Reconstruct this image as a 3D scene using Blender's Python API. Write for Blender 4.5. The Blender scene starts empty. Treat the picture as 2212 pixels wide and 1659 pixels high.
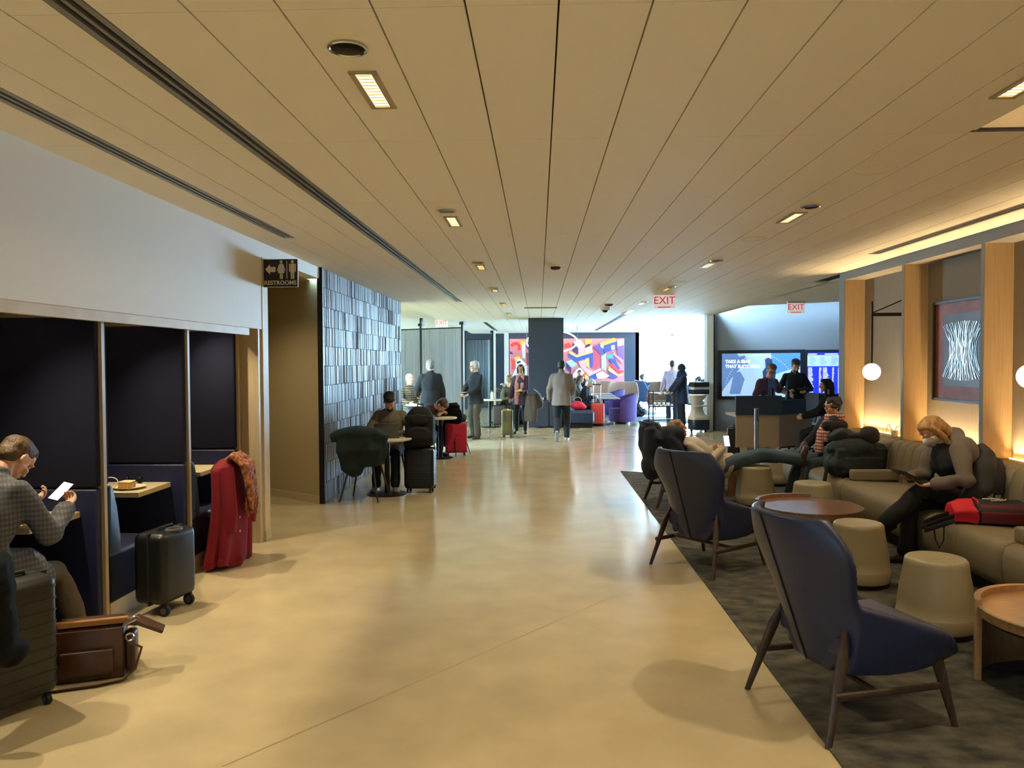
import bpy, bmesh, math, random
from math import pi, sin, cos, radians, atan2, sqrt
from mathutils import Vector as V, Matrix, noise
random.seed(7)
SC = bpy.context.scene
COL = SC.collection
# ---------------------------------------------------------------- camera
FPX, CAMZ, CEIL = 1652.82, 1.728, 2.8906
PITCH, YAW, ROLL = -.0285465, -.0349332, -.0046796
_F = V((sin(YAW)*cos(PITCH), cos(YAW)*cos(PITCH), sin(PITCH)))
_R0 = V((cos(YAW), -sin(YAW), 0)); _U0 = _R0.cross(_F)
_R = _R0*cos(ROLL)+_U0*sin(ROLL); _U = -_R0*sin(ROLL)+_U0*cos(ROLL)
cam = bpy.data.cameras.new('camera'); camo = bpy.data.objects.new('camera', cam); COL.objects.link(camo)
cam.sensor_fit = 'HORIZONTAL'; cam.sensor_width = 36; cam.lens = FPX/2212*36; cam.clip_start = .05; cam.clip_end = 400
m = Matrix.Identity(4)
for i, a in enumerate((_R, _U, -_F)):
    for k in range(3): m[k][i] = a[k]
m.translation = (0, 0, CAMZ); camo.matrix_world = m
SC.camera = camo
def ray(u, v): return _R*((u-1106)/FPX) - _U*((v-829.5)/FPX) + _F
def G(u, v, z=0.0):            # point at height z seen at pixel u,v
    d = ray(u, v); return d*((z-CAMZ)/d.z)+V((0, 0, CAMZ))
def PY(u, v, Y): d = ray(u, v); return d*(Y/d.y)+V((0, 0, CAMZ))
def PX(u, v, X): d = ray(u, v); return d*(X/d.x)+V((0, 0, CAMZ))
# ---------------------------------------------------------------- light of the place
WARM = (1.0, .84, .56)
world = bpy.data.worlds.new('sky'); SC.world = world; world.use_nodes = True
bg = world.node_tree.nodes['Background']; bg.inputs[0].default_value = (.45, .75, 1.0, 1); bg.inputs[1].default_value = 82.0
sun = bpy.data.lights.new('sun', 'SUN'); sun.energy = 22; sun.angle = radians(.6); sun.color = (1, .95, .86)
suno = bpy.data.objects.new('sun', sun); COL.objects.link(suno)
suno.rotation_euler = V((-.30, -1, -.27)).to_track_quat('-Z', 'Y').to_euler()
vs = SC.view_settings; vs.view_transform = 'Standard'; vs.look = 'None'; vs.gamma = 1.0; vs.use_curve_mapping = False
vs.exposure = 0.38
SC.cycles.use_denoising = True; SC.cycles.max_bounces = 8; SC.cycles.diffuse_bounces = 5; SC.cycles.glossy_bounces = 4
SC.cycles.transmission_bounces = 6; SC.cycles.transparent_max_bounces = 8
SC.cycles.sample_clamp_indirect = 6.0; SC.cycles.caustics_reflective = False; SC.cycles.caustics_refractive = False
# ---------------------------------------------------------------- materials
def lin(c):
    return tuple((x/255/12.92 if x/255 <= .04045 else ((x/255+.055)/1.055)**2.4) for x in c)
MATS = {}
def mat(name, c, rough=.6, metal=0., var=0., vs=6., bump=0., bs=200., coat=0., emit=0., ecol=None, stretch=None, trans=0., ior=1.45, spec=.5, c2=None, detail=4., alpha=1.0):
    if name in MATS: return MATS[name]
    m = bpy.data.materials.new(name); MATS[name] = m; m.use_nodes = True
    nt = m.node_tree; b = nt.nodes['Principled BSDF']; L = nt.links
    col = lin(c)
    b.inputs['Base Color'].default_value = (*col, 1); b.inputs['Roughness'].default_value = rough; b.inputs['Metallic'].default_value = metal
    b.inputs['Coat Weight'].default_value = coat; b.inputs['Coat Roughness'].default_value = .12
    b.inputs['Specular IOR Level'].default_value = spec; b.inputs['IOR'].default_value = ior
    b.inputs['Transmission Weight'].default_value = trans; b.inputs['Alpha'].default_value = alpha
    if emit:
        b.inputs['Emission Color'].default_value = (*(lin(ecol) if ecol else col), 1); b.inputs['Emission Strength'].default_value = emit
    if var or bump or c2:
        tc = nt.nodes.new('ShaderNodeTexCoord'); mp = nt.nodes.new('ShaderNodeMapping')
        L.new(tc.outputs['Object'], mp.inputs[0])
        if stretch: mp.inputs['Scale'].default_value = stretch
    if var or c2:
        n = nt.nodes.new('ShaderNodeTexNoise'); n.inputs['Scale'].default_value = vs; n.inputs['Detail'].default_value = detail
        L.new(mp.outputs[0], n.inputs['Vector'])
        r = nt.nodes.new('ShaderNodeValToRGB'); r.color_ramp.elements[0].position = .3; r.color_ramp.elements[1].position = .7
        if c2: a, e = col, lin(c2)
        else: a, e = [x*(1-var) for x in col], [min(1, x*(1+var)) for x in col]
        r.color_ramp.elements[0].color = (*a, 1); r.color_ramp.elements[1].color = (*e, 1)
        L.new(n.outputs[0], r.inputs[0]); L.new(r.outputs[0], b.inputs['Base Color'])
    if bump:
        n2 = nt.nodes.new('ShaderNodeTexNoise'); n2.inputs['Scale'].default_value = bs; n2.inputs['Detail'].default_value = 3
        L.new(mp.outputs[0], n2.inputs['Vector'])
        bp = nt.nodes.new('ShaderNodeBump'); bp.inputs['Strength'].default_value = bump; bp.inputs['Distance'].default_value = .01
        L.new(n2.outputs[0], bp.inputs['Height']); L.new(bp.outputs[0], b.inputs['Normal'])
    return m
def plaid(name, ca, cb, cc, size=.06):
    if name in MATS: return MATS[name]
    m = mat(name, ca, .85, bump=.2, bs=300); nt = m.node_tree; L = nt.links; b = nt.nodes['Principled BSDF']
    tc = nt.nodes.new('ShaderNodeTexCoord'); sx = nt.nodes.new('ShaderNodeSeparateXYZ'); L.new(tc.outputs['Object'], sx.inputs[0])
    def band(o, w):
        a = nt.nodes.new('ShaderNodeMath'); a.operation = 'DIVIDE'; L.new(o, a.inputs[0]); a.inputs[1].default_value = size
        f = nt.nodes.new('ShaderNodeMath'); f.operation = 'FRACT'; L.new(a.outputs[0], f.inputs[0])
        g = nt.nodes.new('ShaderNodeMath'); g.operation = 'LESS_THAN'; L.new(f.outputs[0], g.inputs[0]); g.inputs[1].default_value = w
        return g.outputs[0]
    ad = nt.nodes.new('ShaderNodeMath'); ad.operation = 'ADD'; L.new(sx.outputs[0], ad.inputs[0]); L.new(sx.outputs[1], ad.inputs[1])
    h, w = band(sx.outputs[2], .45), band(ad.outputs[0], .45)
    m1 = nt.nodes.new('ShaderNodeMix'); m1.data_type = 'RGBA'; L.new(h, m1.inputs[0]); m1.inputs[6].default_value = (*lin(ca), 1); m1.inputs[7].default_value = (*lin(cb), 1)
    m2 = nt.nodes.new('ShaderNodeMix'); m2.data_type = 'RGBA'; L.new(w, m2.inputs[0]); L.new(m1.outputs[2], m2.inputs[6]); m2.inputs[7].default_value = (*lin(cc), 1)
    m3 = nt.nodes.new('ShaderNodeMix'); m3.data_type = 'RGBA'; m3.inputs[0].default_value = .5; L.new(m1.outputs[2], m3.inputs[6]); L.new(m2.outputs[2], m3.inputs[7])
    L.new(m3.outputs[2], b.inputs['Base Color']); return m
# ---------------------------------------------------------------- mesh builder
class MB:
    def __init__(s, m=None): s.v = []; s.f = []; s.m = m; s.mi = []; s.cur = 0
    def _a(s, vs, fs):
        o = len(s.v)
        s.v += [tuple(s.m @ V(p)) if s.m else tuple(p) for p in vs]; s.f += [tuple(i+o for i in f) for f in fs]; s.mi += [s.cur]*len(fs); return s
    def box(s, x0, x1, y0, y1, z0, z1):
        return s._a([(x0,y0,z0),(x1,y0,z0),(x1,y1,z0),(x0,y1,z0),(x0,y0,z1),(x1,y0,z1),(x1,y1,z1),(x0,y1,z1)],
                    [(0,3,2,1),(4,5,6,7),(0,1,5,4),(1,2,6,5),(2,3,7,6),(3,0,4,7)])
    def boxc(s, c, d, rz=0, M=None):
        hx, hy, hz = d[0]/2, d[1]/2, d[2]/2
        T = Matrix.Translation(c) @ (M.to_4x4() if M else Matrix.Rotation(rz, 4, 'Z'))
        ps = [T @ V(p) for p in [(-hx,-hy,-hz),(hx,-hy,-hz),(hx,hy,-hz),(-hx,hy,-hz),(-hx,-hy,hz),(hx,-hy,hz),(hx,hy,hz),(-hx,hy,hz)]]
        return s._a(ps, [(0,3,2,1),(4,5,6,7),(0,1,5,4),(1,2,6,5),(2,3,7,6),(3,0,4,7)])
    def loft(s, rings, cap=True, closed=True):
        n = len(rings[0]); vs = [p for r in rings for p in r]; fs = []
        for i in range(len(rings)-1):
            for k in range(n if closed else n-1):
                a = i*n+k; b = i*n+(k+1) % n; fs.append((a, b, b+n, a+n))
        if cap and closed: fs += [tuple(range(n))[::-1], tuple(range((len(rings)-1)*n, len(rings)*n))]
        return s._a(vs, fs)
    def cyl(s, p0, p1, r0, r1=None, n=12, cap=True):
        r1 = r0 if r1 is None else r1
        return s.tube([p0, p1], [r0, r1], n, cap)
    def tube(s, path, r, n=8, cap=True, el=None):
        path = [V(p) for p in path]
        if not hasattr(r, '__len__'): r = [r]*len(path)
        d0 = (path[1]-path[0]).normalized(); up = V((0,0,1)) if abs(d0.z) < .9 else V((0,1,0))
        a = d0.cross(up).normalized(); rings = []
        for i, p in enumerate(path):
            d = (path[min(i+1,len(path)-1)]-path[max(i-1,0)]).normalized()
            a = (a-d*a.dot(d)); a = a.normalized() if a.length > 1e-6 else d.orthogonal().normalized(); b = d.cross(a)
            e = el or (1, 1)
            rings.append([p+a*(cos(2*pi*k/n)*r[i]*e[0])+b*(sin(2*pi*k/n)*r[i]*e[1]) for k in range(n)])
        return s.loft(rings, cap)
    def sph(s, c, r, n=12, M=None):
        r = (r,r,r) if not hasattr(r,'__len__') else r; rings = []; c = V(c); h = n//2
        for i in range(1, h):
            t = pi*i/h; rings.append([(sin(t)*cos(2*pi*k/n)*r[0], sin(t)*sin(2*pi*k/n)*r[1], -cos(t)*r[2]) for k in range(n)])
        pts = [V(p) for g in rings for p in g]+[V((0,0,-r[2])), V((0,0,r[2]))]
        if M: pts = [M @ p for p in pts]
        fs = []
        for i in range(len(rings)-1):
            for k in range(n): a = i*n+k; b = i*n+(k+1) % n; fs.append((a,b,b+n,a+n))
        L = len(pts); top = (len(rings)-1)*n
        for k in range(n): fs += [(L-2,(k+1)%n,k), (L-1,top+k,top+(k+1)%n)]
        return s._a([p+c for p in pts], fs)
    def lathe(s, prof, n=32, c=(0,0,0), cap=True):
        return s.loft([[(c[0]+r*cos(2*pi*k/n), c[1]+r*sin(2*pi*k/n), c[2]+z) for k in range(n)] for r, z in prof], cap)
    def prism(s, poly, z0, z1):
        return s.loft([[(x,y,z0) for x,y in poly], [(x,y,z1) for x,y in poly]])
    def prismx(s, poly, x0, x1):           # poly in (y,z)
        return s.loft([[(x0,y,z) for y,z in poly], [(x1,y,z) for y,z in poly]])
    def prismy(s, poly, y0, y1):           # poly in (x,z)
        return s.loft([[(x,y0,z) for x,z in poly], [(x,y1,z) for x,z in poly]])
    def ring(s, c, R, r, n=24, k=8, M=None, a0=0, a1=2*pi):
        closed = a1-a0 > 6.28; ps = []
        for i in range(n+(0 if closed else 1)):
            t = a0+(a1-a0)*i/n; p = V((cos(t)*R, sin(t)*R, 0)); ps.append(p)
        if M: ps = [M @ p for p in ps]
        ps = [p+V(c) for p in ps]
        if closed: ps += [ps[0]]
        return s.tube(ps, r, k, not closed)
    def mesh(s, name='m', smooth=40, bevel=None, tri=False):
        me = bpy.data.meshes.new(name); me.from_pydata(s.v, [], s.f)
        bm = bmesh.new(); bm.from_mesh(me)
        if any(s.mi):
            for f, i in zip(bm.faces, s.mi): f.material_index = i
        bmesh.ops.recalc_face_normals(bm, faces=bm.faces)
        if bevel:
            es = [e for e in bm.edges if len(e.link_faces) == 2 and e.calc_face_angle(0) > .5]
            bmesh.ops.bevel(bm, geom=es, offset=bevel[0], segments=bevel[1], profile=.5, affect='EDGES', clamp_overlap=True)
        bm.to_mesh(me); bm.free()
        if smooth:
            me.polygons.foreach_set('use_smooth', [True]*len(me.polygons)); me.set_sharp_from_angle(angle=radians(smooth))
        return me
    def build(s, name, m, parent=None, smooth=40, bevel=None):
        return obj(name, s.mesh(name, smooth, bevel), m, parent)
def obj(name, me, m, parent=None):
    o = bpy.data.objects.new(name, me); COL.objects.link(o)
    for x in (m if isinstance(m, (list, tuple)) else [m]):
        if x and x.name not in [k.name for k in me.materials if k]: me.materials.append(x)
    if parent: o.parent = parent
    return o
def tag(o, label=None, cat=None, group=None, kind=None):
    if label: o['label'] = label
    if cat: o['category'] = cat
    if group: o['group'] = group
    if kind: o['kind'] = kind
    return o
def thing(name, label, cat, loc=(0,0,0), rz=0, group=None):
    o = bpy.data.objects.new(name, None); COL.objects.link(o); o.empty_display_size = .1
    o.location = loc; o.rotation_euler = (0,0,rz); return tag(o, label, cat, group)
def struct(o, label): return tag(o, label, None, None, 'structure')
def copy_tree(o, parent=None, loc=None, rz=None, label=None):
    c = o.copy(); COL.objects.link(c); c.parent = parent
    if loc is not None: c.location = loc
    if rz is not None: c.rotation_euler = (0,0,rz)
    if label: c['label'] = label
    for ch in list(o.children): copy_tree(ch, c)
    return c
def area(name, loc, dirv, size, power, color=WARM, spread=None, parent=None):
    l = bpy.data.lights.new(name, 'AREA'); l.energy = power; l.color = color; l.shape = 'RECTANGLE'; l.size, l.size_y = size
    if spread: l.spread = spread
    o = bpy.data.objects.new(name, l); COL.objects.link(o); o.location = loc
    o.rotation_euler = V(dirv).to_track_quat('-Z', 'Y').to_euler()
    if parent: o.parent = parent
    return o
def portal(loc, dirv, size):
    o = area('window_portal', loc, dirv, size, 1); o.data.cycles.is_portal = True; return o
def spot(name, loc, dirv, power, angle, blend=.6, color=WARM, r=.03, parent=None):
    l = bpy.data.lights.new(name, 'SPOT'); l.energy = power; l.color = color; l.spot_size = angle; l.spot_blend = blend; l.shadow_soft_size = r
    o = bpy.data.objects.new(name, l); COL.objects.link(o); o.location = loc
    o.rotation_euler = V(dirv).to_track_quat('-Z', 'Y').to_euler()
    if parent: o.parent = parent
    return o
def point(name, loc, power, r=.05, color=WARM, parent=None):
    l = bpy.data.lights.new(name, 'POINT'); l.energy = power; l.color = color; l.shadow_soft_size = r
    o = bpy.data.objects.new(name, l); COL.objects.link(o); o.location = loc
    if parent: o.parent = parent
    return o
def textmesh(txt, size, extrude=.001, align='CENTER', bold=0.0):
    cu = bpy.data.curves.new('t', 'FONT'); cu.body = txt; cu.size = size; cu.extrude = extrude; cu.align_x = align; cu.align_y = 'CENTER'; cu.offset = bold; cu.resolution_u = 3
    o = bpy.data.objects.new('t', cu); COL.objects.link(o)
    dg = bpy.context.evaluated_depsgraph_get(); me = bpy.data.meshes.new_from_object(o.evaluated_get(dg))
    bpy.data.objects.remove(o); bpy.data.curves.remove(cu); return me
def text(name, txt, size, loc, rot, m, parent=None, **k):
    o = obj(name, textmesh(txt, size, **k), m, parent); o.location = loc; o.rotation_euler = rot; return o
def remesh(mb, vox, smooth=3, mats=None):
    me = mb if isinstance(mb, bpy.types.Mesh) else mb.mesh('r', 0)
    o = bpy.data.objects.new('r', me); COL.objects.link(o)
    a = o.modifiers.new('r', 'REMESH'); a.mode = 'VOXEL'; a.voxel_size = vox
    if smooth: b = o.modifiers.new('s', 'SMOOTH'); b.factor = .5; b.iterations = smooth
    dg = bpy.context.evaluated_depsgraph_get(); out = bpy.data.meshes.new_from_object(o.evaluated_get(dg))
    bpy.data.objects.remove(o); bpy.data.meshes.remove(me)
    out.polygons.foreach_set('use_smooth', [True]*len(out.polygons)); return out
def wrinkle(me, amp, fr, seed=0.):
    n = len(me.vertices)*3; co = [0.]*n; no = [0.]*n
    me.vertices.foreach_get('co', co); me.vertex_normals.foreach_get('vector', no); N = noise.noise
    for i in range(0, n, 3):
        d = amp*N((co[i]*fr[0]+seed, co[i+1]*fr[1], co[i+2]*fr[2]))
        co[i] += no[i]*d; co[i+1] += no[i+1]*d; co[i+2] += no[i+2]*d
    me.vertices.foreach_set('co', co); me.update(); return me
def sm(a, b, x):
    t = max(0, min(1, (x-a)/(b-a))); return t*t*(3-2*t)
# ---------------------------------------------------------------- materials of the place
wall_paint = mat('wall_paint', (226,226,222), .55, bump=.05, bs=60)
tan_paint = mat('tan_paint', (176,160,124), .6)
white_paint = mat('white_paint', (214,212,206), .5)
tile_white = mat('ceiling_tile', (244,238,222), .8, bump=.12, bs=500)
dark_gap = mat('dark_gap', (30,24,16), .8)
black_metal = mat('black_metal', (20,20,22), .45, .3)
chrome = mat('chrome', (200,200,205), .18, 1.0)
floor_m = mat('polished_concrete', (186,170,136), .13, var=.10, vs=2.2, detail=8, spec=.45)
def floor_fine(m):
    nt = m.node_tree; b = nt.nodes['Principled BSDF']; tc = nt.nodes.new('ShaderNodeTexCoord')
    n = nt.nodes.new('ShaderNodeTexNoise'); n.inputs['Scale'].default_value = 1.7; n.inputs['Detail'].default_value = 6
    nt.links.new(tc.outputs['Object'], n.inputs['Vector'])
    r = nt.nodes.new('ShaderNodeMapRange'); r.inputs[3].default_value = .07; r.inputs[4].default_value = .22
    nt.links.new(n.outputs[0], r.inputs[0]); nt.links.new(r.outputs[0], b.inputs['Roughness'])
    n2 = nt.nodes.new('ShaderNodeTexNoise'); n2.inputs['Scale'].default_value = 3.5; n2.inputs['Detail'].default_value = 2
    nt.links.new(tc.outputs['Object'], n2.inputs['Vector'])
    bp = nt.nodes.new('ShaderNodeBump'); bp.inputs['Strength'].default_value = .014; bp.inputs['Distance'].default_value = .02
    nt.links.new(n2.outputs[0], bp.inputs['Height']); nt.links.new(bp.outputs[0], b.inputs['Normal'])
floor_fine(floor_m)
carpet_m = mat('carpet_pile', (36,36,34), .95, c2=(96,92,78), vs=6.5, detail=14, bump=.6, bs=240, stretch=(1,1.5,1))
blue_carpet = mat('blue_carpet', (64,86,110), .95, c2=(90,112,134), vs=6, bump=.4, bs=260)
oak = mat('oak', (168,138,98), .55, c2=(188,158,118), vs=5, stretch=(14,14,.8), bump=.08, bs=80)
walnut = mat('walnut', (120,84,56), .35, c2=(150,108,74), vs=5, stretch=(2,16,2), coat=1.0)
oak_table = mat('oak_table', (150,110,70), .32, c2=(178,136,90), vs=5, stretch=(2,18,2), coat=1.0)
dark_wood = mat('dark_wood', (52,40,34), .4, c2=(74,58,48), vs=8, stretch=(6,6,1))
navy_fab = mat('navy_fabric', (13,17,44), .95, bump=.3, bs=700)
navy_leather = mat('navy_leather', (28,33,66), .45, bump=.12, bs=400)
slate_leather = mat('slate_leather', (50,70,100), .42, bump=.12, bs=400)
# ---------------------------------------------------------------- floor
XL = -2.663
fl = struct(MB().box(-14, 16, -4, 33.2, -.12, 0).build('floor', floor_m), 'beige polished concrete floor of the lounge')
a, b = G(480, 1656), G(1372, 1268); d = (b-a).normalized(); n = V((-d.y, d.x, 0))
mb = MB(); mb.loft([[a-n*.003, a+n*.003], [b-n*.003, b+n*.003]], cap=False, closed=False); mb.v = [(x, y, .0006) for x, y, z in mb.v]
mb.build('control_joint', mat('joint', (140,122,84), .5), fl)
rug = [(1.282,-1), (4.02,-1), (4.02,11.05), (3.2,11.25), (1.282,12.07)]
tag(MB().prism(rug, 0, .008).build('carpet', carpet_m), 'dark grey mottled carpet under the lounge seating', 'carpet')
tag(MB().prism([(2.3,22.4),(6,20.5),(15,20.5),(15,33),(2.0,33),(1.8,26)], 0, .006).build('carpet', blue_carpet), 'blue carpet in the sunlit window lounge', 'carpet')
# ---------------------------------------------------------------- ceiling with tiles
X0, W, Y0, L = .0699, .3048, 2.526, 1.5025
ce = struct(MB().box(XL-.02, 2.2, -4, 33.2, CEIL+.022, CEIL+.2).box(2.2, 4.3, 4.03, 33.2, CEIL+.022, CEIL+.2).build('ceiling', dark_gap), 'cream tiled ceiling with long narrow planks')
def tile_mesh(x0, x1, y0, y1): return MB().box(x0, x1, y0, y1, CEIL, CEIL+.022).mesh('ceiling_tile', 0)
std = MB().box(.0035, W-.0035, .0012, L-.0012, 0, .022).mesh('ceiling_tile', 0)
far = MB()
SL1 = (-1.577, -1.454, 14.69); SL2 = (-2.368, -2.255, 7.07); SLR = (3.60, 3.725, 8.5)
ntile = 0
for j in range(-1, 20):
    for i in range(-9, 14):
        x0 = X0+i*W; y0 = Y0+j*L
        if x0 > 2.1 and j <= 0: continue                 # coffer
        x1 = x0+W
        if i == -6 and y0+L < SL1[2]+.5: x1 = SL1[0]
        if i == -8 and y0 < SL2[2]-.5: x0 = SL2[1]
        if i == 11 and y0 < SLR[2]-.5: x1 = SLR[0]
        if x1 > 4.06: x1 = 4.06 if y0 < 10.2 else x1
        if x1-x0 < .02: continue
        if j <= 10 and ntile < 296:
            if abs(x1-x0-W) < 1e-4: o = obj('ceiling_tile', std, tile_white, ce); o.location = (x0, y0, CEIL)
            else: obj('ceiling_tile', tile_mesh(x0+.0035, x1-.0035, y0+.0012, y0+L-.0012), tile_white, ce)
            ntile += 1
        else: far.box(x0+.0035, x1-.0035, y0+.0012, y0+L-.0012, CEIL, CEIL+.022)
tag(far.build('ceiling_tiles_far', tile_white, ce, 0), kind='stuff')
# side bays of ceiling
struct(MB().box(-14, XL-.02, 14.69, 33.2, 3.05, 3.2).box(XL-.04, XL-.02, 14.69, 33.2, CEIL, 3.06).build('ceiling_bay_left', tile_white), 'raised ceiling over the far left dining bay')
struct(MB().prism([(4.3,10.2),(16,10.2),(16,14.0),(5.9,15.4),(4.42,16.3),(4.42,20.0),(16,20.0),(16,33.2),(4.3,33.2)], CEIL, CEIL+.1).box(4.3,16,13.9,20.1,3.25,3.3).build('ceiling_bay_right', tile_white), 'ceiling continuing over reception and window lounge')
cof = MB().box(2.2, 4.3, -4, 4.03, CEIL+.32, CEIL+.4).box(2.2, 2.215, -4, 4.03, CEIL, CEIL+.4).box(2.2, 4.3, 4.01, 4.028, CEIL, CEIL+.4).box(4.285, 4.3, -4, 4.03, CEIL, CEIL+.4).box(2.2, 4.3, -4, -3.98, CEIL, CEIL+.4)
cof = struct(cof.build('ceiling_coffer', tile_white), 'recessed warm-lit ceiling coffer in the upper right corner')
MB().box(2.2, 4.03, 3.985, 4.012, CEIL-.002, CEIL+.012).build('coffer_trim', black_metal, cof)
# slot diffusers
alu = mat('slot_aluminium', (150,146,132), .4, .6)
def slot(x0, x1, y1, label, y0=-2):
    t = thing('slot_diffuser', label, 'air vent', (x0, y0, CEIL))
    w = x1-x0; l = y1-y0
    fr = MB(); 
    for a, b in ((0,.028),(w/2-.008,w/2+.008),(w-.028,w)): fr.box(a, b, 0, l, -.001, .02)
    fr.box(0, w, l-.01, l, -.001, .02); fr.build('frame', alu, t)
    MB().box(.028, w-.028, 0, l, .015, .021).build('dark_slot', black_metal, t)
slot(*SL1, 'long twin-slot ceiling vent running down the hall to the tiled wall'); slot(*SL2, 'shorter twin-slot ceiling vent beside the booth wall'); slot(*SLR, 'twin-slot ceiling vent above the niche wall')
t = thing('slot_diffuser', 'dark slot ceiling vent left of the navy column', 'air vent', (-1.62, 22.2, CEIL))
MB().box(0,.13,0,6,-.003,.0).build('frame', alu, t); MB().box(.03,.1,.02,5.98,-.005,-.002).build('dark_slot', black_metal, t)
t = thing('slot_diffuser', 'slot ceiling vent with white light between column and window', 'air vent', (2.05, 17.5, CEIL))
MB().box(0,.13,0,11,-.003,.0).build('frame', alu, t); MB().box(.03,.1,1.2,10.98,-.005,-.002).build('dark_slot', black_metal, t); MB().box(.02,.11,.02,1.15,-.008,-.002).build('light_bar', mat('slot_glow', (255,250,235), .5, emit=6), t)
# ---------------------------------------------------------------- left soffit, corridor and ribbed tile wall
wl = struct(MB().box(XL-.25, XL, -3, 7.44, 2.056, CEIL+.03).box(XL-.16, XL, 7.44, 9.27, 2.755, CEIL+.03).build('wall_left', wall_paint), 'pale plaster soffit wall above the booths')
struct(MB().box(-7, XL-.012, 7.30, 7.44, 0, CEIL).build('wall_corridor_near', tan_paint), 'end wall between the booths and restroom corridor')
c0, c1 = V((-2.672, 9.272)), V((-3.535, 9.889)); dd = (c1-c0).normalized(); nn = V((dd.y, -dd.x)); c2 = c0+dd*5
cw = struct(MB().prism([c0[:], c2[:], (c2.x, c2.y+1), (c0.x-.001, 14.69)], 0, CEIL+.02).build('wall_corridor_far', tan_paint), 'tan angled wall inside the restroom corridor')
q = [c0-dd*0.0, c2, c2+V((-.012,-.012)), c0+V((-.004,-.014))]
struct(MB().prism([(p.x, p.y) for p in (c0, c2, c2-V((.01,.014)), c0-V((.002,.016)))], 0, .09).build('baseboard_corridor', mat('baseboard_paint', (190,176,142), .5)), 'cream baseboard along the corridor wall')
struct(MB().box(-7, XL-.16, 7.44, 13, 2.755, 2.8).build('ceiling_corridor', tan_paint), 'low corridor ceiling')
# ribbed tile wall
rib_m = mat('ribbed_tile', (114,120,132), .42, var=.08, vs=30, stretch=(1,1,.05), spec=.7)
grout = mat('tile_grout', (26,32,44), .8)
tw = struct(MB().prism([(XL+.004,9.272),(XL+.004,14.69),(XL-.3,14.69),(XL-.3,9.62),(XL-.04,9.31)], 0, CEIL+.02).build('wall_tiled', grout), 'glossy blue-grey ribbed tile feature wall')
MB().box(XL-.03, XL+.035, 9.255, 9.29, 0, CEIL).build('edge_trim', black_metal, tw)
rh = .2415; rng = random.Random(3)
k = 0
while k*rh < CEIL-.02:
    z0, z1 = k*rh+.004, min((k+1)*rh-.004, CEIL-.004)
    mb = MB(); y = 9.295; zj = 0; cols = []
    while y < 14.68:
        w = rng.choice((.012,.018,.024,.032)); w = min(w, 14.69-y)
        zj += rng.uniform(-.0022,.0022); zj *= .9; d = rng.uniform(.010,.017); a = rng.uniform(-.0018,.0018)
        o = rng.uniform(-.0015,.0015)
        mb.loft([[(XL+.0065, y, zz), (XL+d+a, y+w*.2, zz), (XL+d-a, y+w*.76, zz), (XL+.0065, y+w-.0006, zz)] for zz in (z0+zj*.6+o, z1+zj*.6+o)], cap=True, closed=False)
        y += w
    mb.build('tile_course', rib_m, tw, 0); k += 1
# ---------------------------------------------------------------- enclosing far walls
dark_wall = mat('navy_wall', (44,54,70), .6)
struct(MB().box(-14, -1.2, 31.0, 31.2, 0, CEIL+.2).build('wall_far_left', dark_wall), 'dark navy wall behind the far dining bay')
struct(MB().box(-14.1, -14, 9, 17, 0, 3.2).box(-14.1,-14,17,31.2,0,.3).box(-14.1,-14,17,27.5,.3,3.2).box(-7.1,-7,7,13,0,3).box(-14,-7,12.9,13,0,3.2).build('wall_side_left', tan_paint), 'distant side wall of the dining bay')
portal((-13.9,29.3,1.7), (1,0,0), (3.6,2.8)); portal((10,32.9,1.45), (0,-1,0), (12,2.9)); portal((15.8,26.5,1.45), (-1,0,0), (13,2.9))
struct(MB().box(-14, 16, -4.1, -4, 0, 3.2).build('wall_behind', wall_paint), 'wall behind the viewer')
# ---------------------------------------------------------------- right niche wall
XF, XB = 4.03, 4.29
niche_cloth = mat('niche_textile', (150,138,120), .85, var=.08, vs=4, stretch=(30,30,.4), bump=.2, bs=300)
fin_m = mat('fin_oak', (190,158,114), .6, c2=(206,176,132), vs=4, stretch=(40,40,.7), bump=.06, bs=120)
frame_grey = mat('frame_grey', (138,134,126), .6)
FINS = [10.33, 8.63, 7.11, 5.59, 4.07, 2.55, 1.03]
wr = struct(MB().box(XB, XB+.12, -4, 10.42, 0, CEIL+.02).build('wall_right', niche_cloth), 'textile-covered wall with lit niches behind the sofa')
MB().box(XF, XB, -4, 10.42, 2.785, CEIL+.02).build('header', frame_grey, wr)
for i, y in enumerate(FINS):
    w = .18 if i == 0 else .05
    fo = MB().box(XF+.003, XB, y-w/2, y+w/2, 0, 2.785).build('fin', fin_m, wr)
    MB().box(XF-.004, XF+.003, y-w/2-.001, y+w/2+.001, 0, 2.79).build('fin_edge', frame_grey, fo)
led = mat('led_strip', (255,190,90), .5, emit=18, ecol=(255,196,110))
for a, b in zip(FINS[1:], FINS[:-1]):
    MB().box(XF+.02, XB-.002, a+.03, b-(.1 if b > 10 else .03), .80, .835).build('ledge', black_metal, wr)
    MB().box(XB-.035, XB-.015, a+.05, b-(.12 if b > 10 else .05), .836, .842).build('led_strip', led, wr)
    yc, ln = (a+b)/2, b-a-.12; o = area('niche_led', (XB-.025, yc, .848), (0,0,1), (.018, ln), 8*ln, (1,.70,.36), radians(66)); o.rotation_euler = (pi,0,0)
struct(MB().box(XB+.12, 9, 10.3, 10.42, 0, CEIL).build('wall_reception_near', wall_paint), 'back of the niche wall beside reception')
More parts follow.
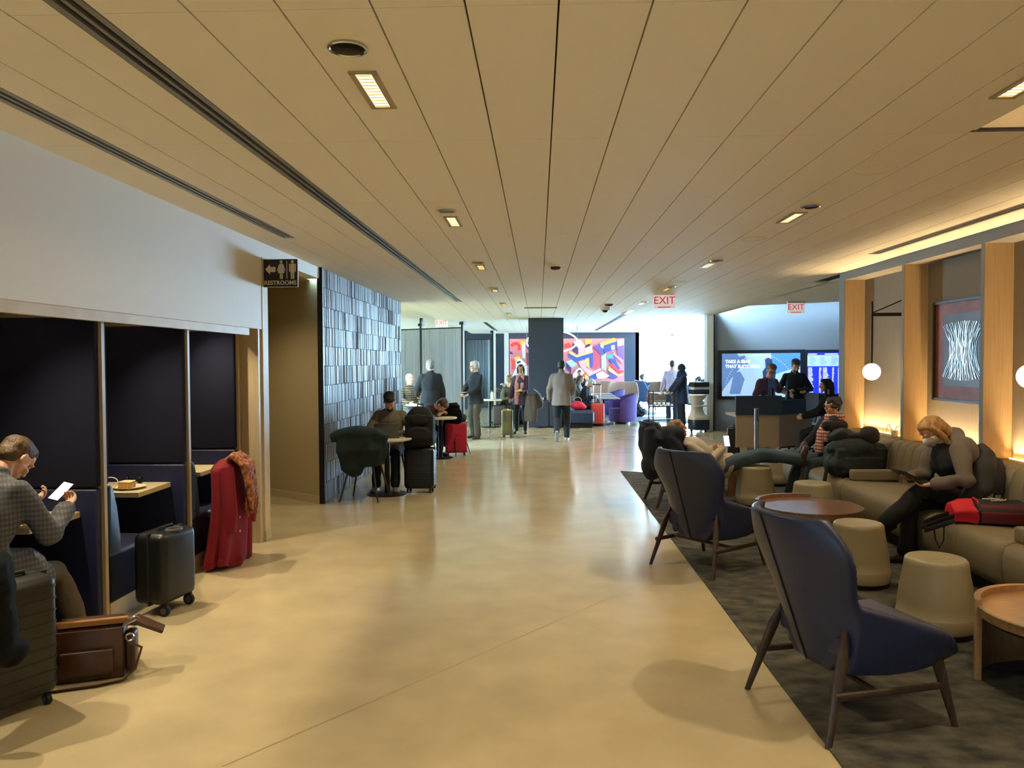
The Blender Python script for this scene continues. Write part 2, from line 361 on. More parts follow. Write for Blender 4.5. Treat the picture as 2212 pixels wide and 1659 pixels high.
# ---------------------------------------------------------------- reception screen wall
grey_wall = mat('grey_wall', (128,130,140), .6)
s0, s1 = V((4.36, 19.3)), V((8.6, 17.2)); sd = (s1-s0).normalized(); sn = V((sd.y, -sd.x))
sw = struct(MB().prism([s0[:], s1[:], (s1-sn*.2)[:], (s0-sn*.2)[:]], 0, 3.28).build('wall_screens', grey_wall), 'grey reception wall carrying the display screens')
MB().prism([(4.20,19.25),(4.34,19.18),(4.34,19.6),(4.20,19.6)], 0, 3.0).build('end_pillar', white_paint, sw)
MB().prism([(4.34,19.22),(4.37,19.2),(4.37,19.5),(4.34,19.5)], 0, 3.0).build('shadow_gap', black_metal, sw)
struct(MB().prism([((s0+sn*.012)[:]), ((s1+sn*.012)[:]), (s1[:]), (s0[:])], 0, .09).build('baseboard_screens', grey_wall), 'baseboard under the reception screens')
struct(MB().box(8.6, 8.8, 10.3, 17.3, 0, 3.3).build('wall_reception_side', grey_wall), 'side wall of the reception area')
# ---------------------------------------------------------------- mural wall and window wall
struct(MB().box(-1.3, 4.0, 30.6, 30.8, 0, CEIL+.1).build('wall_mural', dark_wall), 'dark wall carrying the geometric mural')
struct(MB().box(-1.36, -1.2, 30.2, 30.6, 0, CEIL).build('trim_1', white_paint), 'pale pilaster left of the mural')
mull = mat('mullion', (150,160,170), .5, .4)
ww = thing('window_1', 'blown-out floor to ceiling window behind the lounge', None, (4.0, 33, 0)); ww['kind'] = 'structure'
fr = MB()
for k in range(8): fr.box(k*1.7-.03, k*1.7+.03, -.05, .05, 0, CEIL)
fr.box(0, 12, -.05, .05, 0, .1); fr.box(0, 12, -.05, .05, CEIL-.06, CEIL); fr.build('window_frame', mull, ww)
glass = mat('window_glass', (235,245,255), .02, trans=1., ior=1.05)
struct(MB().box(-14, -1.2, 33.0, 33.2, 0, 3.2).build('wall_far', wall_paint), 'far wall behind the dining bay') if False else None
struct(MB().box(3.85, 4.0, 30.6, 33.2, 0, CEIL).build('trim_2', white_paint), 'return wall between mural and window')
# opaque outer right side beyond window lounge
w2 = thing('window_2', 'side windows of the sunlit lounge beyond reception', None, (15.9, 20, 0)); w2['kind'] = 'structure'
fr = MB()
for k in range(8): fr.box(-.05, .05, k*1.85-.03, k*1.85+.03, 0, CEIL)
fr.box(-.05, .05, 0, 13, 0, .1); fr.build('window_frame', mull, w2)
struct(MB().box(15.9, 16, -4, 20, 0, 3.3).build('wall_side_right', wall_paint), 'outer side wall behind reception')
# ---------------------------------------------------------------- navy column
col_m = mat('column_navy', (48,56,72), .5, bump=.1, bs=300)
tag(MB().box(-.27, .66, 20.25, 21.1, 0, CEIL).build('column', col_m, bevel=(.01,1)), 'square dark navy column in the middle of the hall', 'column')
# ---------------------------------------------------------------- ceiling fixtures
lit = mat('lamp_cell', (255,236,190), .4, emit=2.2, ecol=(255,232,180))
refl = mat('lamp_reflector', (190,176,140), .25, .7)
trim_m = mat('lamp_trim', (176,160,124), .5)
NTH = ['nearest', 'second', 'third', 'fourth', 'fifth', 'sixth', 'seventh']
def lamp_proto():
    t = thing('ceiling_light', 'x', 'ceiling light')
    f = MB()
    for s in (-1, 1): f.box(s*.045-.012, s*.045+.012, -.215, .215, -.007, 0); f.box(-.057, .057, s*.21-.012, s*.21+.012, -.007, 0)
    f.build('trim', trim_m, t)
    MB().box(-.034, .034, -.2, .2, -.003, -.001).build('diffuser', lit, t)
    mb = MB()
    for k in range(11): mb.box(-.03, .03, -.185+k*.0365, -.185+k*.0365+.005, -.007, -.003)
    mb.build('louvre', refl, t)['kind'] = 'stuff'; return t
def can_proto():
    t = thing('downlight', 'x', 'ceiling light')
    MB().lathe([(.060,-.002),(.066,-.008),(.074,-.006),(.074,0)], 28, cap=False).build('chrome_ring', chrome, t)
    MB().lathe([(.061,-.004),(.03,-.0025),(.001,-.002)], 28, cap=False).build('dark_reflector', mat('can_dark', (40,34,22), .15, .8), t); return t
lp, cp = lamp_proto(), can_proto()
LAMPW = 178
first = True
for side, x in (('left', -.70), ('right', 2.055)):
    for k in range(-1, 6):
        y = 3.28+3.045*k
        if k == -1:
            spot('lamp_light', (x, y, CEIL-.004), (0,0,-1), LAMPW*1.2, radians(110), .5, WARM, .06); continue
        lab = f'{NTH[k]} louvred ceiling light in the {side} row'
        l = lp if first else copy_tree(lp); l.location = (x, y, CEIL); l['label'] = lab; l['group'] = 'louvred ceiling lights'
        c = cp if first else copy_tree(cp); c.location = (x, y-.445, CEIL-.001); c['label'] = f'{NTH[k]} round downlight in the {side} row'; c['group'] = 'round downlights'
        first = False
        spot('lamp_light', (x, y, CEIL-.004), (0,0,-1), LAMPW, radians(110), .5, WARM, .06)
for k, (u, v) in enumerate([(1890,367),(1628,516),(1467,609),(1395,655)]):
    p = G(u, v, CEIL); t = thing('ceiling_speaker', f'{NTH[k]} round white ceiling speaker on the right side', 'speaker', p, 0, 'ceiling speakers')
    MB().lathe([(.125,0),(.12,-.004),(.112,-.004),(.11,-.001)], 32).build('rim', tile_white, t); MB().lathe([(.11,-.001),(.05,-.003),(.001,-.003)], 32, cap=False).build('grille', tile_white, t)
def detector(u, v, r, h, name, label, cat, m):
    p = G(u, v, CEIL); t = thing(name, label, cat, p)
    MB().lathe([(r,0),(r,-h*.5),(r*.8,-h)], 24).build('housing', m, t); MB().lathe([(r*.25,-h),(r*.2,-h-.006)], 12).build('lens', black_metal, t)
maroon = mat('maroon_plastic', (92,48,52), .5)
detector(1200, 577, .062, .03, 'smoke_detector', 'dark maroon smoke detector in the middle of the ceiling', 'smoke detector', maroon)
detector(1315, 657, .09, .04, 'smoke_detector', 'maroon strobe unit behind the ceiling camera', 'smoke detector', maroon)
p = G(1307, 664, CEIL); t = thing('security_camera', 'white dome security camera on the ceiling', 'camera', p)
MB().lathe([(.12,0),(.12,-.04),(.1,-.06)], 24).build('housing', white_paint, t); MB().sph((0,0,-.06), (.07,.07,.05), 16).build('dome', black_metal, t)
p = G(1168, 664, CEIL); t = thing('ceiling_hatch', 'pale access hatch in the ceiling before the navy column', 'hatch', (p.x, p.y, CEIL))
MB().box(-.35,.35,-.02,.04,-.02,0).build('frame', mat('hatch', (150,138,116), .5), t)
spot('corridor_fill', (-3.5, 8.5, 2.74), (0,0,-1), 60, radians(140), .8, WARM, .05)  # added warm fill to brighten the dark corridor, no fixture known there
# wash light from coves: coffer and niche wall top
area('coffer_light', (4.2, 2.0, CEIL+.2), (-1,0,.35), (3.6,.1), 30, (1,.66,.34))
# ---------------------------------------------------------------- hanging signs
sign_white = mat('sign_white', (232,226,214), .5, emit=.35, ecol=(255,240,240)); exit_red = mat('exit_red', (196,30,48), .5, emit=.4)
def exit_sign(pc, w, h, label, ry=0):
    t = thing('exit_sign', label, 'exit sign', pc, ry)
    MB().box(-w/2, w/2, -.012, .012, -h/2, h/2).build('panel', sign_white, t, bevel=(.003,1))
    text('lettering', 'EXIT', h*.78, (0,-.0135,.02), (pi/2,0,0), exit_red, t, bold=.0)
    MB().box(-w*.3, w*.3, -.016, -.012, -h*.42, -h*.36).build('underline', exit_red, t)
    MB().box(-w*.5, w*.5, -.03, .03, h/2, h/2+.05).build('mount', white_paint, t)
exit_sign(PY(1435, 652, 13.5), .37, .235, 'illuminated EXIT sign hanging over the hall left of the screen wall')
exit_sign(PY(1719, 666, 15.2), .33, .20, 'illuminated EXIT sign hanging in front of the grey screen wall')
exit_sign(PY(954, 699, 21.2), .33, .20, 'small distant EXIT sign above the fluted glass partition')
p = PX(574, 592, XL); p.y = 7.36
t = thing('restroom_sign', 'black RESTROOMS flag sign with arrow and figures', 'sign', (XL, 7.36, p.z))
bl = mat('sign_black', (18,18,18), .4); cr = mat('sign_cream', (206,196,170), .5)
MB().box(0, .335, -.012, .012, -.132, .132).build('board', bl, t, bevel=(.003,1))
MB().box(-.002,.337,-.009,.009,.132,.136).box(-.002,.337,-.009,.009,-.136,-.132).box(.335,.338,-.009,.009,-.136,.136).build('edge_band', cr, t)
ic = MB(); y0, y1 = -.0145, -.012
ic.prismy([(.022,.035),(.068,.085),(.068,.06),(.122,.06),(.122,.01),(.068,.01),(.068,-.015)], y0, y1); ic.build('arrow', cr, t)
def figure(x, dress):
    f = MB(); f.lathe([(.0145,y0),(.0145,y1)], 16); f.v = [(x+a, c, .108+b) for a, b, c in f.v]
    if dress: f.prismy([(x-.014,.09),(x+.014,.09),(x+.032,.0),(x-.032,.0)], y0, y1); f.box(x-.014,x-.003,y0,y1,-.058,0); f.box(x+.003,x+.014,y0,y1,-.058,0); f.prismy([(x-.02,.088),(x-.014,.075),(x-.034,.018),(x-.042,.022)],y0,y1); f.prismy([(x+.02,.088),(x+.042,.022),(x+.034,.018),(x+.014,.075)],y0,y1)
    else: f.box(x-.019,x+.019,y0,y1,.0,.09); f.box(x-.017,x-.003,y0,y1,-.058,0); f.box(x+.003,x+.017,y0,y1,-.058,0); f.box(x-.033,x-.023,y0,y1,.012,.088); f.box(x+.023,x+.033,y0,y1,.012,.088)
    f.build('figure', cr, t)
figure(.178, True); figure(.288, False); MB().box(.230,.236,y0,y1,-.056,.115).build('divider', cr, t)
text('lettering', 'RESTROOMS', .056, (.1675,-.0135,-.095), (pi/2,0,0), cr, t, bold=.0012)
MB().box(-.002, .0, -.02, .02, -.1, .1).build('bracket', alu, t)
# ---------------------------------------------------------------- work booths on the left
XE, XBK = -2.855, -4.25          # front ends of the dividers and back wall of the booths
struct(MB().box(XBK-.1, XBK, -3, 7.3, 0, 2.4).build('wall_booth_back', dark_gap), 'dark back wall of the booths')
struct(MB().box(XBK-.1, XL-.25, -3, 7.3, 2.35, 2.42).build('ceiling_booth', tan_paint), 'low ceiling over the booths')
struct(MB().box(XBK-.1, XL-.02, -3.05, -3, 0, 2.9).build('wall_booth_end', dark_gap), 'closing wall at the near end of the booths')
pale_oak = mat('pale_oak', (196,176,138), .5, c2=(210,192,156), vs=4, stretch=(1.2,1.2,1.2))
post_m = mat('post_oak', (176,158,126), .45, c2=(190,172,140), vs=4, stretch=(20,20,.8))
struct(MB().box(XL-.075, XL-.03, -3, 7.05, 1.992, 2.062).build('trim_3', pale_oak), 'pale timber head rail under the soffit')
jb = struct(MB().box(-2.90, XL-.012, 7.22, 7.30, 0, 2.062).build('trim_4', post_m), 'oak end jamb of the last booth')
MB().box(XL-.035, XL+.006, 7.30, 7.445, 0, 2.75).build('corner_post', pale_oak, jb)
MB().box(XL-.04, XL+.014, 7.295, 7.455, 0, .10).build('plinth', mat('baseboard_paint', (190,176,142)), jb)
MB().box(-2.97, -2.90, 7.14, 7.22, 0, 2.062).build('inner_stop', post_m, jb)
def rbox(mb_or, x0, x1, y0, y1, z0, z1, name, m, parent, r=.02, seg=3):
    return MB().box(x0, x1, y0, y1, z0, z1).build(name, m, parent, bevel=(r, seg))
WHICH = {1.24: 'front', 2.46: 'nearest', 3.68: 'second', 4.905: 'third', 6.125: 'fourth'}
def divider(y, label):
    t = thing('booth_divider', label, 'divider', (XE, y, 0), 0, 'booth dividers')
    D = XE-XBK
    MB().box(-D, .012, -.017, .017, 0, 2.062).build('post', post_m, t)
    for s in (-1, 1):
        a, b = (-.072, -.017) if s < 0 else (.017, .072)
        rbox(0, -D+.01, -.004, a, b, .925, 2.03, 'fabric_panel', navy_fab, t, .018)
        if s < 0: rbox(0, -D+.01, -.004, a, b, .02, .918, 'leather_panel', navy_leather, t, .018)
    return t
def bench(y, label):
    D = XE-XBK
    t = thing('booth_bench', label, 'bench', (XE, y, 0), 0, 'booth benches')
    MB().box(-D+.01, -.012, .076, .62, 0, .125).build('kick_board', pale_oak, t)
    rbox(0, -D+.01, -.006, .076, .64, .13, .44, 'base', navy_fab, t, .012, 2)
    rbox(0, -D+.01, -.006, .076, .66, .405, .475, 'seat_cushion', navy_leather, t, .03, 3)
    p = [(.074,.918),(.074,.44),(.21,.44),(.205,.56),(.17,.76),(.125,.89),(.10,.918)]
    MB().prismx(p, -D+.01, -.006).build('back_cushion', slate_leather, t, bevel=(.012,2)); return t
def booth_table(y, label):
    t = thing('booth_table', label, 'table', (XE, y, 0), 0, 'booth tables')
    D = XE-XBK
    MB().box(-D, -.115, -.57, -.075, .735, .775).build('table_top', mat('laminate', (206,190,150), .4), t, bevel=(.004,1))
    MB().box(-D, -D+.05, -.5, -.1, .45, .735).build('bracket', black_metal, t); return t
nm = {1.24: 'out of view beyond the seated man', 2.46: 'behind the seated man', 3.68: 'nearest the seated man', 4.905: 'between the coat man and the cake table', 6.125: 'between the cake table and the red coat'}
for y in (3.68, 4.905, 6.125): divider(y, f'navy upholstered booth divider {nm[y]}')
t = divider(7.345-.18, 'navy upholstered end panel of the last booth beside the oak jamb')
for y, l in ((3.68, 'navy booth bench the man in the checked coat sits on'), (4.905, 'empty navy booth bench behind the upright black suitcase'), (6.125, 'navy booth bench behind the red coat')): bench(y, l)
for y, l in ((4.905, 'cream booth table in front of the man with phone'), (6.125, 'cream booth table holding a plate of cake'), (7.165, 'cream booth table behind the red coat and scarf')): booth_table(y, l)
for y in (2.95, 4.25, 5.5, 6.7): 
    spot('booth_downlight', (-3.15, y, 2.33), (.30, -.02, -1), 100, radians(104), 1.0, WARM, .02)
    MB().lathe([(.03,0),(.03,-.004)], 16, (-3.15, y, 2.35)).build('lamp_lens', lit, None) if False else None
# plate with cake, cable and headphones on the second table
p = G(275, 1046, .775); p.x = -3.12
t = thing('plate', 'white plate of cake on the second booth table', 'plate', (-3.13, 5.72, .775))
cream = mat('cream_china', (236,226,200), .35)
MB().lathe([(.06,0),(.065,.004),(.115,.016),(.118,.02),(.062,.008)], 36).build('dish', cream, t)
ck = mat('cake_sponge', (214,160,84), .8, var=.3, vs=60, bump=.4, bs=150); ic_ = mat('cake_icing', (240,224,176), .5)
c = MB().prism([(-.07,-.04),(.03,-.05),(.03,.04),(-.06,.05)], .008, .045).build('cake_slice', ck, t, bevel=(.006,2)); MB().prism([(-.07,-.04),(.03,-.05),(.03,.04),(-.06,.05)], .045, .06).build('icing', ic_, c, bevel=(.004,1))
t = thing('headphones', 'black headphones on the booth table behind the cake', 'headphones', (-3.2, 5.92, .775))
MB().ring((0,0,.05), .05, .007, 20, 8, Matrix.Rotation(pi/2,3,'X')).build('headband', black_metal, t)
for s in (-1, 1): MB().sph((s*.05,0,.035), (.018,.03,.032), 14).build('ear_cup', black_metal, t)
wcord = mat('white_cord', (225,220,210), .5)
def cord(name, label, pts, r, m, parent=None, cat='cable'):
    P = [V(p) for p in pts]; out = []
    for i in range(len(P)-1):
        a, b, c, d = P[max(i-1,0)], P[i], P[i+1], P[min(i+2,len(P)-1)]
        for k in range(6):
            t = k/6; out.append(.5*((2*b)+(c-a)*t+(2*a-5*b+4*c-d)*t*t+(3*b-a-3*c+d)*t**3))
    out.append(P[-1]); o = MB().tube(out, r, 6).build(name, m, parent)
    return tag(o, label, cat) if label else o
cord('charging_cable', 'white charging cable looping over the booth table', [(-3.32,5.62,.78),(-3.3,5.64,.83),(-3.25,5.66,.87),(-3.19,5.66,.85),(-3.2,5.64,.80),(-3.27,5.6,.78)], .004, wcord)
cord('charging_cable', 'black cable hanging off the third booth table', [(-3.3,6.75,.78),(-3.18,6.72,.82),(-3.08,6.66,.80),(-3.03,6.62,.72),(-3.03,6.6,.62)], .004, black_metal)
# ---------------------------------------------------------------- luggage
blackshell = mat('black_shell', (20,21,23), .38, bump=.05, bs=500); greenshell = mat('dark_olive_shell', (34,36,30), .42, bump=.06, bs=500)
rubber = mat('rubber', (24,24,24), .7); greyplastic = mat('grey_plastic', (70,72,76), .5)
nylon = mat('black_nylon', (17,18,21), .8, bump=.4, bs=400)
def rr_poly(w, d, r, n=4):
    out = []
    for cx, cy, a in ((w/2-r,d/2-r,0),(-w/2+r,d/2-r,pi/2),(-w/2+r,-d/2+r,pi),(w/2-r,-d/2+r,1.5*pi)):
        out += [(cx+r*cos(a+pi/2*k/n), cy+r*sin(a+pi/2*k/n)) for k in range(n+1)]
    return out
def suitcase(name, label, loc, rz, w, d, h, m, ribs=0, vertical=False, handle=0.0, spinner=True, tilt=None, trim=None, wheel=.028):
    t = thing(name, label, 'suitcase', loc, rz)
    if tilt: t.rotation_euler = (tilt, 0, rz)
    z0 = wheel*2
    sh = MB().box(-w/2, w/2, -d/2, d/2, z0, h).build('shell', m, t, bevel=(min(.05, d*.22), 5))
    if ribs and not vertical:
        for k in range(ribs):
            z = z0+.06+(h-z0-.12)*k/(ribs-1)
            MB().prism(rr_poly(w+.006, d+.006, min(.05, d*.22)), z-.005, z+.005).build('rib', m, t)
    if ribs and vertical:
        for k in range(ribs):
            x = -w/2+.05+(w-.1)*k/(ribs-1)
            MB().box(x-.012, x+.012, -d/2-.006, d/2+.006, z0+.04, h-.04).build('rib', m, t, bevel=(.005,2))
    MB().box(-w/2-.003, w/2+.003, -.006, .006, z0-.003, h+.003).build('zip_band', trim or rubber, t, bevel=(.002,1))
    hd = MB().tube([(-.08,0,h-.005),(-.075,0,h+.018),(.075,0,h+.018),(.08,0,h-.005)], .011, 8).build('top_handle', rubber, t)
    if handle:
        tb = MB()
        for s in (-1,1): tb.cyl((s*.1,d*.28,h-.02),(s*.1,d*.28,h+handle), .008)
        tb.build('handle_tubes', chrome, t); MB().tube([(-.105,d*.28,h+handle-.01),(-.1,d*.28,h+handle+.015),(.1,d*.28,h+handle+.015),(.105,d*.28,h+handle-.01)], .014, 8).build('grip', rubber, t)
    for sx in (-1,1):
        for sy in ((-1,1) if spinner else (-1,)):
            x, y = sx*(w/2-.05), sy*(d/2-.04)
            wl_ = MB().cyl((x-.013,y,wheel),(x+.013,y,wheel), wheel, n=20).build('wheel', rubber, t, bevel=(.004,2))
            MB().cyl((x-.015,y,wheel),(x+.015,y,wheel), wheel*.55, n=14).build('hub', greyplastic, wl_)
            MB().boxc((x,y,wheel*1.75),(.022,.04,wheel*.9)).build('wheel_housing', rubber, t)
    return t
# foreground ribbed case
suitcase('suitcase', 'dark olive ribbed spinner suitcase beside the man with phone', (-2.64,3.68,0), radians(62), .37, .24, .665, greenshell, 9)
# upright roll-aboard by second booth
t = suitcase('suitcase', 'plain black two-wheeled suitcase standing by the second booth', (-2.625,5.25,0), radians(80), .37, .25, .57, blackshell, 0, spinner=False, wheel=.04)
MB().box(-.13,.13,-.124,-.119,.12,.5).build('front_pocket', mat('slate_nylon', (58,66,78), .6, bump=.2, bs=400), t, bevel=(.004,2))
MB().boxc((.12,-.121,.13),(.05,.006,.016)).build('badge', chrome, t)
MB().ring((.0,-.07,.57), .06, .012, 18, 8, Matrix.Scale(.7,3,V((0,1,0)))).build('chrome_handle', greyplastic, t)
# case under backpack
cs = suitcase('suitcase', 'black ribbed spinner suitcase under the black backpack', (G(905,1066).x, G(905,1066).y+.13, 0), radians(-3), .40, .25, .60, blackshell, 12, handle=.36)
suitcase('suitcase', 'crimson soft suitcase on the floor behind the puffer jacket', (G(985,984).x, G(985,984).y+.03, 0), radians(10), .40, .26, .62, mat('crimson_nylon', (176,28,62), .7, bump=.2, bs=300), 0)
suitcase('suitcase', 'olive silver ridged hard suitcase held by the woman in pink scarf', (G(1096,946).x, G(1096,946).y+.13, 0), 0, .26, .24, .66, mat('olive_metal', (120,112,82), .25, .8), 4, vertical=True, handle=.0, trim=blackshell)
suitcase('suitcase', 'coral red hard suitcase beside the woman with white hair', (G(1291,921).x, G(1291,921).y+.12, 0), radians(6), .36, .24, .62, mat('coral_shell', (204,70,66), .4), 5, vertical=True, handle=.48, trim=blackshell)
suitcase('suitcase', 'dark brown suitcase standing by the dining table legs', (PY(1077,905,20.0).x, 20.4, 0), 0, .34, .24, .58, mat('brown_shell', (64,52,44), .5), 0)
suitcase('suitcase', 'dark roll-aboard suitcase standing left of the reception desk', (PY(1586,960,13.6).x, 13.6, 0), radians(70), .34, .22, .58, blackshell, 0, handle=.0)
# backpack lump builder (rests on the case)
def softbag(name, label, cat, loc, rz, prims, m, vox=.012, extra=None, amp=.006):
    t = thing(name, label, cat, loc, rz); mb = MB()
    for c, r in prims: mb.sph(c, r, 16)
    me = wrinkle(remesh(mb, vox, 4), amp, (9,9,14), random.random()*9); obj('body', me, m, t); return t
pc = G(905,1066); bx_, by_ = pc.x, pc.y+.13
t = thing('backpack', 'large black backpack resting on the ribbed suitcase', 'backpack', (bx_-.0, by_-.0, .625), 0)
mb = MB().box(-.19,.19,-.10,.12,.0,.40); mb.sph((0,.01,.38),(.18,.12,.14),16); mb.sph((0,-.06,.13),(.19,.12,.14),16); mb.sph((0,-.01,.05),(.21,.14,.09),16)
obj('body', wrinkle(remesh(mb,.014,5), .006,(8,8,14)), nylon, t)
pk = MB().sph((0,-.12,.14),(.15,.055,.11),16); obj('front_pocket', remesh(pk,.012,3), nylon, t); pk = MB().sph((0,-.10,.33),(.13,.045,.07),16); obj('upper_pocket', remesh(pk,.012,3), nylon, t)
MB().tube([(-.12,-.16,.24),(0,-.176,.26),(.12,-.16,.24)], .004, 6).tube([(-.11,-.135,.40),(0,-.15,.42),(.11,-.135,.40)], .004, 6).build('zip', greyplastic, t)
MB().tube([(-.04,.05,.5),(-.035,.05,.545),(.035,.05,.545),(.04,.05,.5)], .01, 8).build('grab_handle', nylon, t)
for s in (-1,1): MB().tube([(s*.09,.12,.46),(s*.13,.17,.34),(s*.14,.16,.15),(s*.12,.12,.05)], [.016]*4, 8, el=(1.5,.5)).build('strap', nylon, t)
# brown leather satchel
leather = mat('brown_leather', (64,38,22), .4, var=.2, vs=10, bump=.12, bs=220); leather_in = mat('tan_lining', (150,104,58), .6)
bp_ = G(200,1478); t = thing('leather_satchel', 'open brown leather satchel on the floor by the booth', 'bag', (bp_.x-.07, bp_.y+.10, 0), radians(20))
w, d, h = .36, .15, .28
mb = MB()
for x0,x1,y0,y1 in ((-w/2,w/2,-d/2,-d/2+.012),(-w/2,w/2,d/2-.012,d/2),(-w/2,-w/2+.012,-d/2,d/2),(w/2-.012,w/2,-d/2,d/2)): mb.box(x0,x1,y0,y1,.01,h)
mb.box(-w/2,w/2,-d/2,d/2,.006,.02); mb.build('body', leather, t, bevel=(.005,2))
MB().box(-w/2-.003,w/2+.003,d/2-.02,d/2+.014,h-.02,h+.015).build('frame_top', leather_in, t, bevel=(.004,1))
MB().prismx([(d/2,h),(d/2+.02,h+.03),(d/2+.12,h-.06),(d/2+.13,h-.20),(d/2+.115,h-.2),(d/2+.10,h-.07)], -w/2+.02, w/2-.02).build('flap', leather, t, bevel=(.004,1))
MB().prismx([(-d/2-.004,.03),(-d/2-.03,.04),(-d/2-.03,.17),(-d/2-.004,.18)], -w/2+.05, w/2-.05).build('front_pocket', leather, t, bevel=(.008,2))
MB().prism([(w/2,-.05),(w/2+.05,-.04),(w/2+.06,.05),(w/2,.06)], .02, .24).build('side_gusset', leather, t, bevel=(.02,3))
fl_ = MB().prismy([(w/2-.01,h),(w/2+.06,h+.03),(w/2+.20,h-.05),(w/2+.19,h-.065),(w/2+.06,h)], -.06,.05).build('side_flap', leather, t, bevel=(.004,1))
MB().ring((w/2+.05,-.02,h+.01), .026, .005, 18, 6, Matrix.Rotation(pi/2,3,'X')).build('brass_ring', chrome, t); MB().ring((w/2+.03,-.07,h-.06), .02, .005, 18, 6, Matrix.Rotation(1,3,'X')).build('buckle', chrome, t)
MB().tube([(w/2+.03,-.07,h-.09),(w/2+.09,-.08,.16),(w/2+.06,-.1,.05),(w/2+.0,-.14,.012),(w/2-.12,-.17,.010),(-w/2,-.18,.010),(-w/2-.1,-.15,.01)], .012, 8, el=(1.2,.5)).build('shoulder_strap', leather, t)
# dark puffer jacket hanging over the ribbed suitcase
t = thing('puffer_jacket', 'black puffer jacket hanging over the olive suitcase', 'jacket', (-2.47,3.40,0))
mb = MB()
for k in range(8): mb.sph((-.09+.012*k,-.05-.006*k,.82-.055*k), (.17-.006*k,.15,.07), 14)
mb.sph((.04,-.02,.42),(.10,.09,.07),12)
obj('jacket_body', wrinkle(remesh(mb,.014,4), .014,(9,9,14)), mat('black_puffer', (8,8,9), .75, bump=.2, bs=80, spec=.15), t)
# red coat with scarf draped over a case in third booth
redwool = mat('red_wool', (116,10,28), .9, bump=.25, bs=500)
pr_ = G(480,1222); t = thing('red_coat', 'deep red wool coat hanging at the third booth', 'coat', (-2.70, 6.50, 0))
def drape(fn, nu, nv): 
    mb = MB(); mb.loft([[fn(i/nu, j/nv) for i in range(nu)] for j in range(nv+1)], cap=True); return mb
def coatf(u, v):
    a = 2*pi*u; rx = .09+.055*v**.7+(.02*sin(7*a+3*v)+.012*sin(11*a))*v; ry = .20+.13*v**.6+(.03*sin(6*a+1)+.015*sin(13*a+4*v))*v
    if v < .06: rx *= .5+8*v*.98; ry *= .6+6.5*v
    z = .90-.89*v+.02*sin(4*a)*v
    if v > .98: z = .012+.09*max(0, sin(a*1.0+2.6))
    return (rx*cos(a)+.03*sin(3*v), ry*sin(a), z)
obj('coat_body', wrinkle(drape(coatf, 72, 40).mesh('c', 60), .012, (7,7,3)), redwool, t)
mb = MB()
for s in (-1,1): mb.tube([(.07,s*.17,.84),(.11,s*.22,.66),(.12,s*.23,.46),(.10,s*.22,.32)], [.06,.062,.058,.062], 14)
obj('sleeves', wrinkle(mb.mesh('s', 60), .012, (9,9,9)), redwool, t)
for z in (.42,.30): MB().sph((.15,-.10,z),(.006,.012,.012),10).build('button', mat('button_pale', (190,170,150), .4), t)
scm = mat('patterned_scarf', (38,24,22), .8, c2=(186,112,62), vs=30, detail=2, bump=.4, bs=120)
t = thing('patterned_scarf', 'brown and orange patterned scarf over the red coat', 'scarf', (-2.63, 6.50, 0))
mb = MB(); rr = random.Random(5)
for k in range(7):
    y = -.10+.034*k; L_ = .30+.12*rr.random(); x = .04+.03*rr.random()
    mb.tube([(-.05,y*.6,.88),(.02,y*.8,.94),(x+.06,y,.86),(x+.10,y+.015*rr.uniform(-1,1),.86-L_*.6),(x+.105,y+.03*rr.uniform(-1,1),.86-L_)], [.03,.035,.034,.026,.018], 10)
obj('scarf_body', wrinkle(remesh(mb,.010,1), .007,(20,20,12)), scm, t)
mb = MB()
for k in range(22):
    y = -.13+.012*k; z = .52+.05*sin(k*2.1); mb.tube([(.14,y,z+.03),(.15,y+.006*sin(k),z-.06)], .004, 5)
o = mb.build('fringe', scm, t); o['kind'] = 'stuff'
# ---------------------------------------------------------------- lounge: stools, tables, chairs, sofa
vinyl = mat('taupe_vinyl', (150,140,112), .38, bump=.05, bs=300); sofa_m = mat('sofa_taupe', (126,114,90), .5, bump=.06, bs=300)
def stool(label, x, y, r=.23, h=.47):
    t = thing('pouf_stool', label, 'stool', (x, y, .008), 0, 'round vinyl stools')
    MB().lathe([(r*.97,.0),(r*.98,.035),(r*.97,.036)], 40).build('plinth', black_metal, t)
    MB().lathe([(r*.98,.034),(r*1.01,.05),(r*1.0,.12),(r*.995,.122),(r*.985,.124),(r*.96,.2),(r*.90,.3),(r*.83,.38),(r*.80,h-.035),(r*.785,h-.015),(r*.74,h-.003),(r*.70,h),(r*.62,h-.002),(r*.3,h),(.001,h+.001)], 48, cap=False).build('body', vinyl, t, 60); return t
s1 = G(1875,1262); stool('large taupe vinyl stool between the two coffee tables', 2.47, 5.98)
stool('taupe vinyl stool at the front beside the corner coffee table', 2.52, 4.92)
stool('taupe vinyl stool propping up the reclining man\'s legs', 2.575, 9.18)
stool('taupe vinyl stool hidden behind the near coffee table', PY(1755,1062,7.95).x, 7.95)
stool('distant taupe vinyl stool behind the brown shoes', PY(1655,984,11.2).x, 10.75)
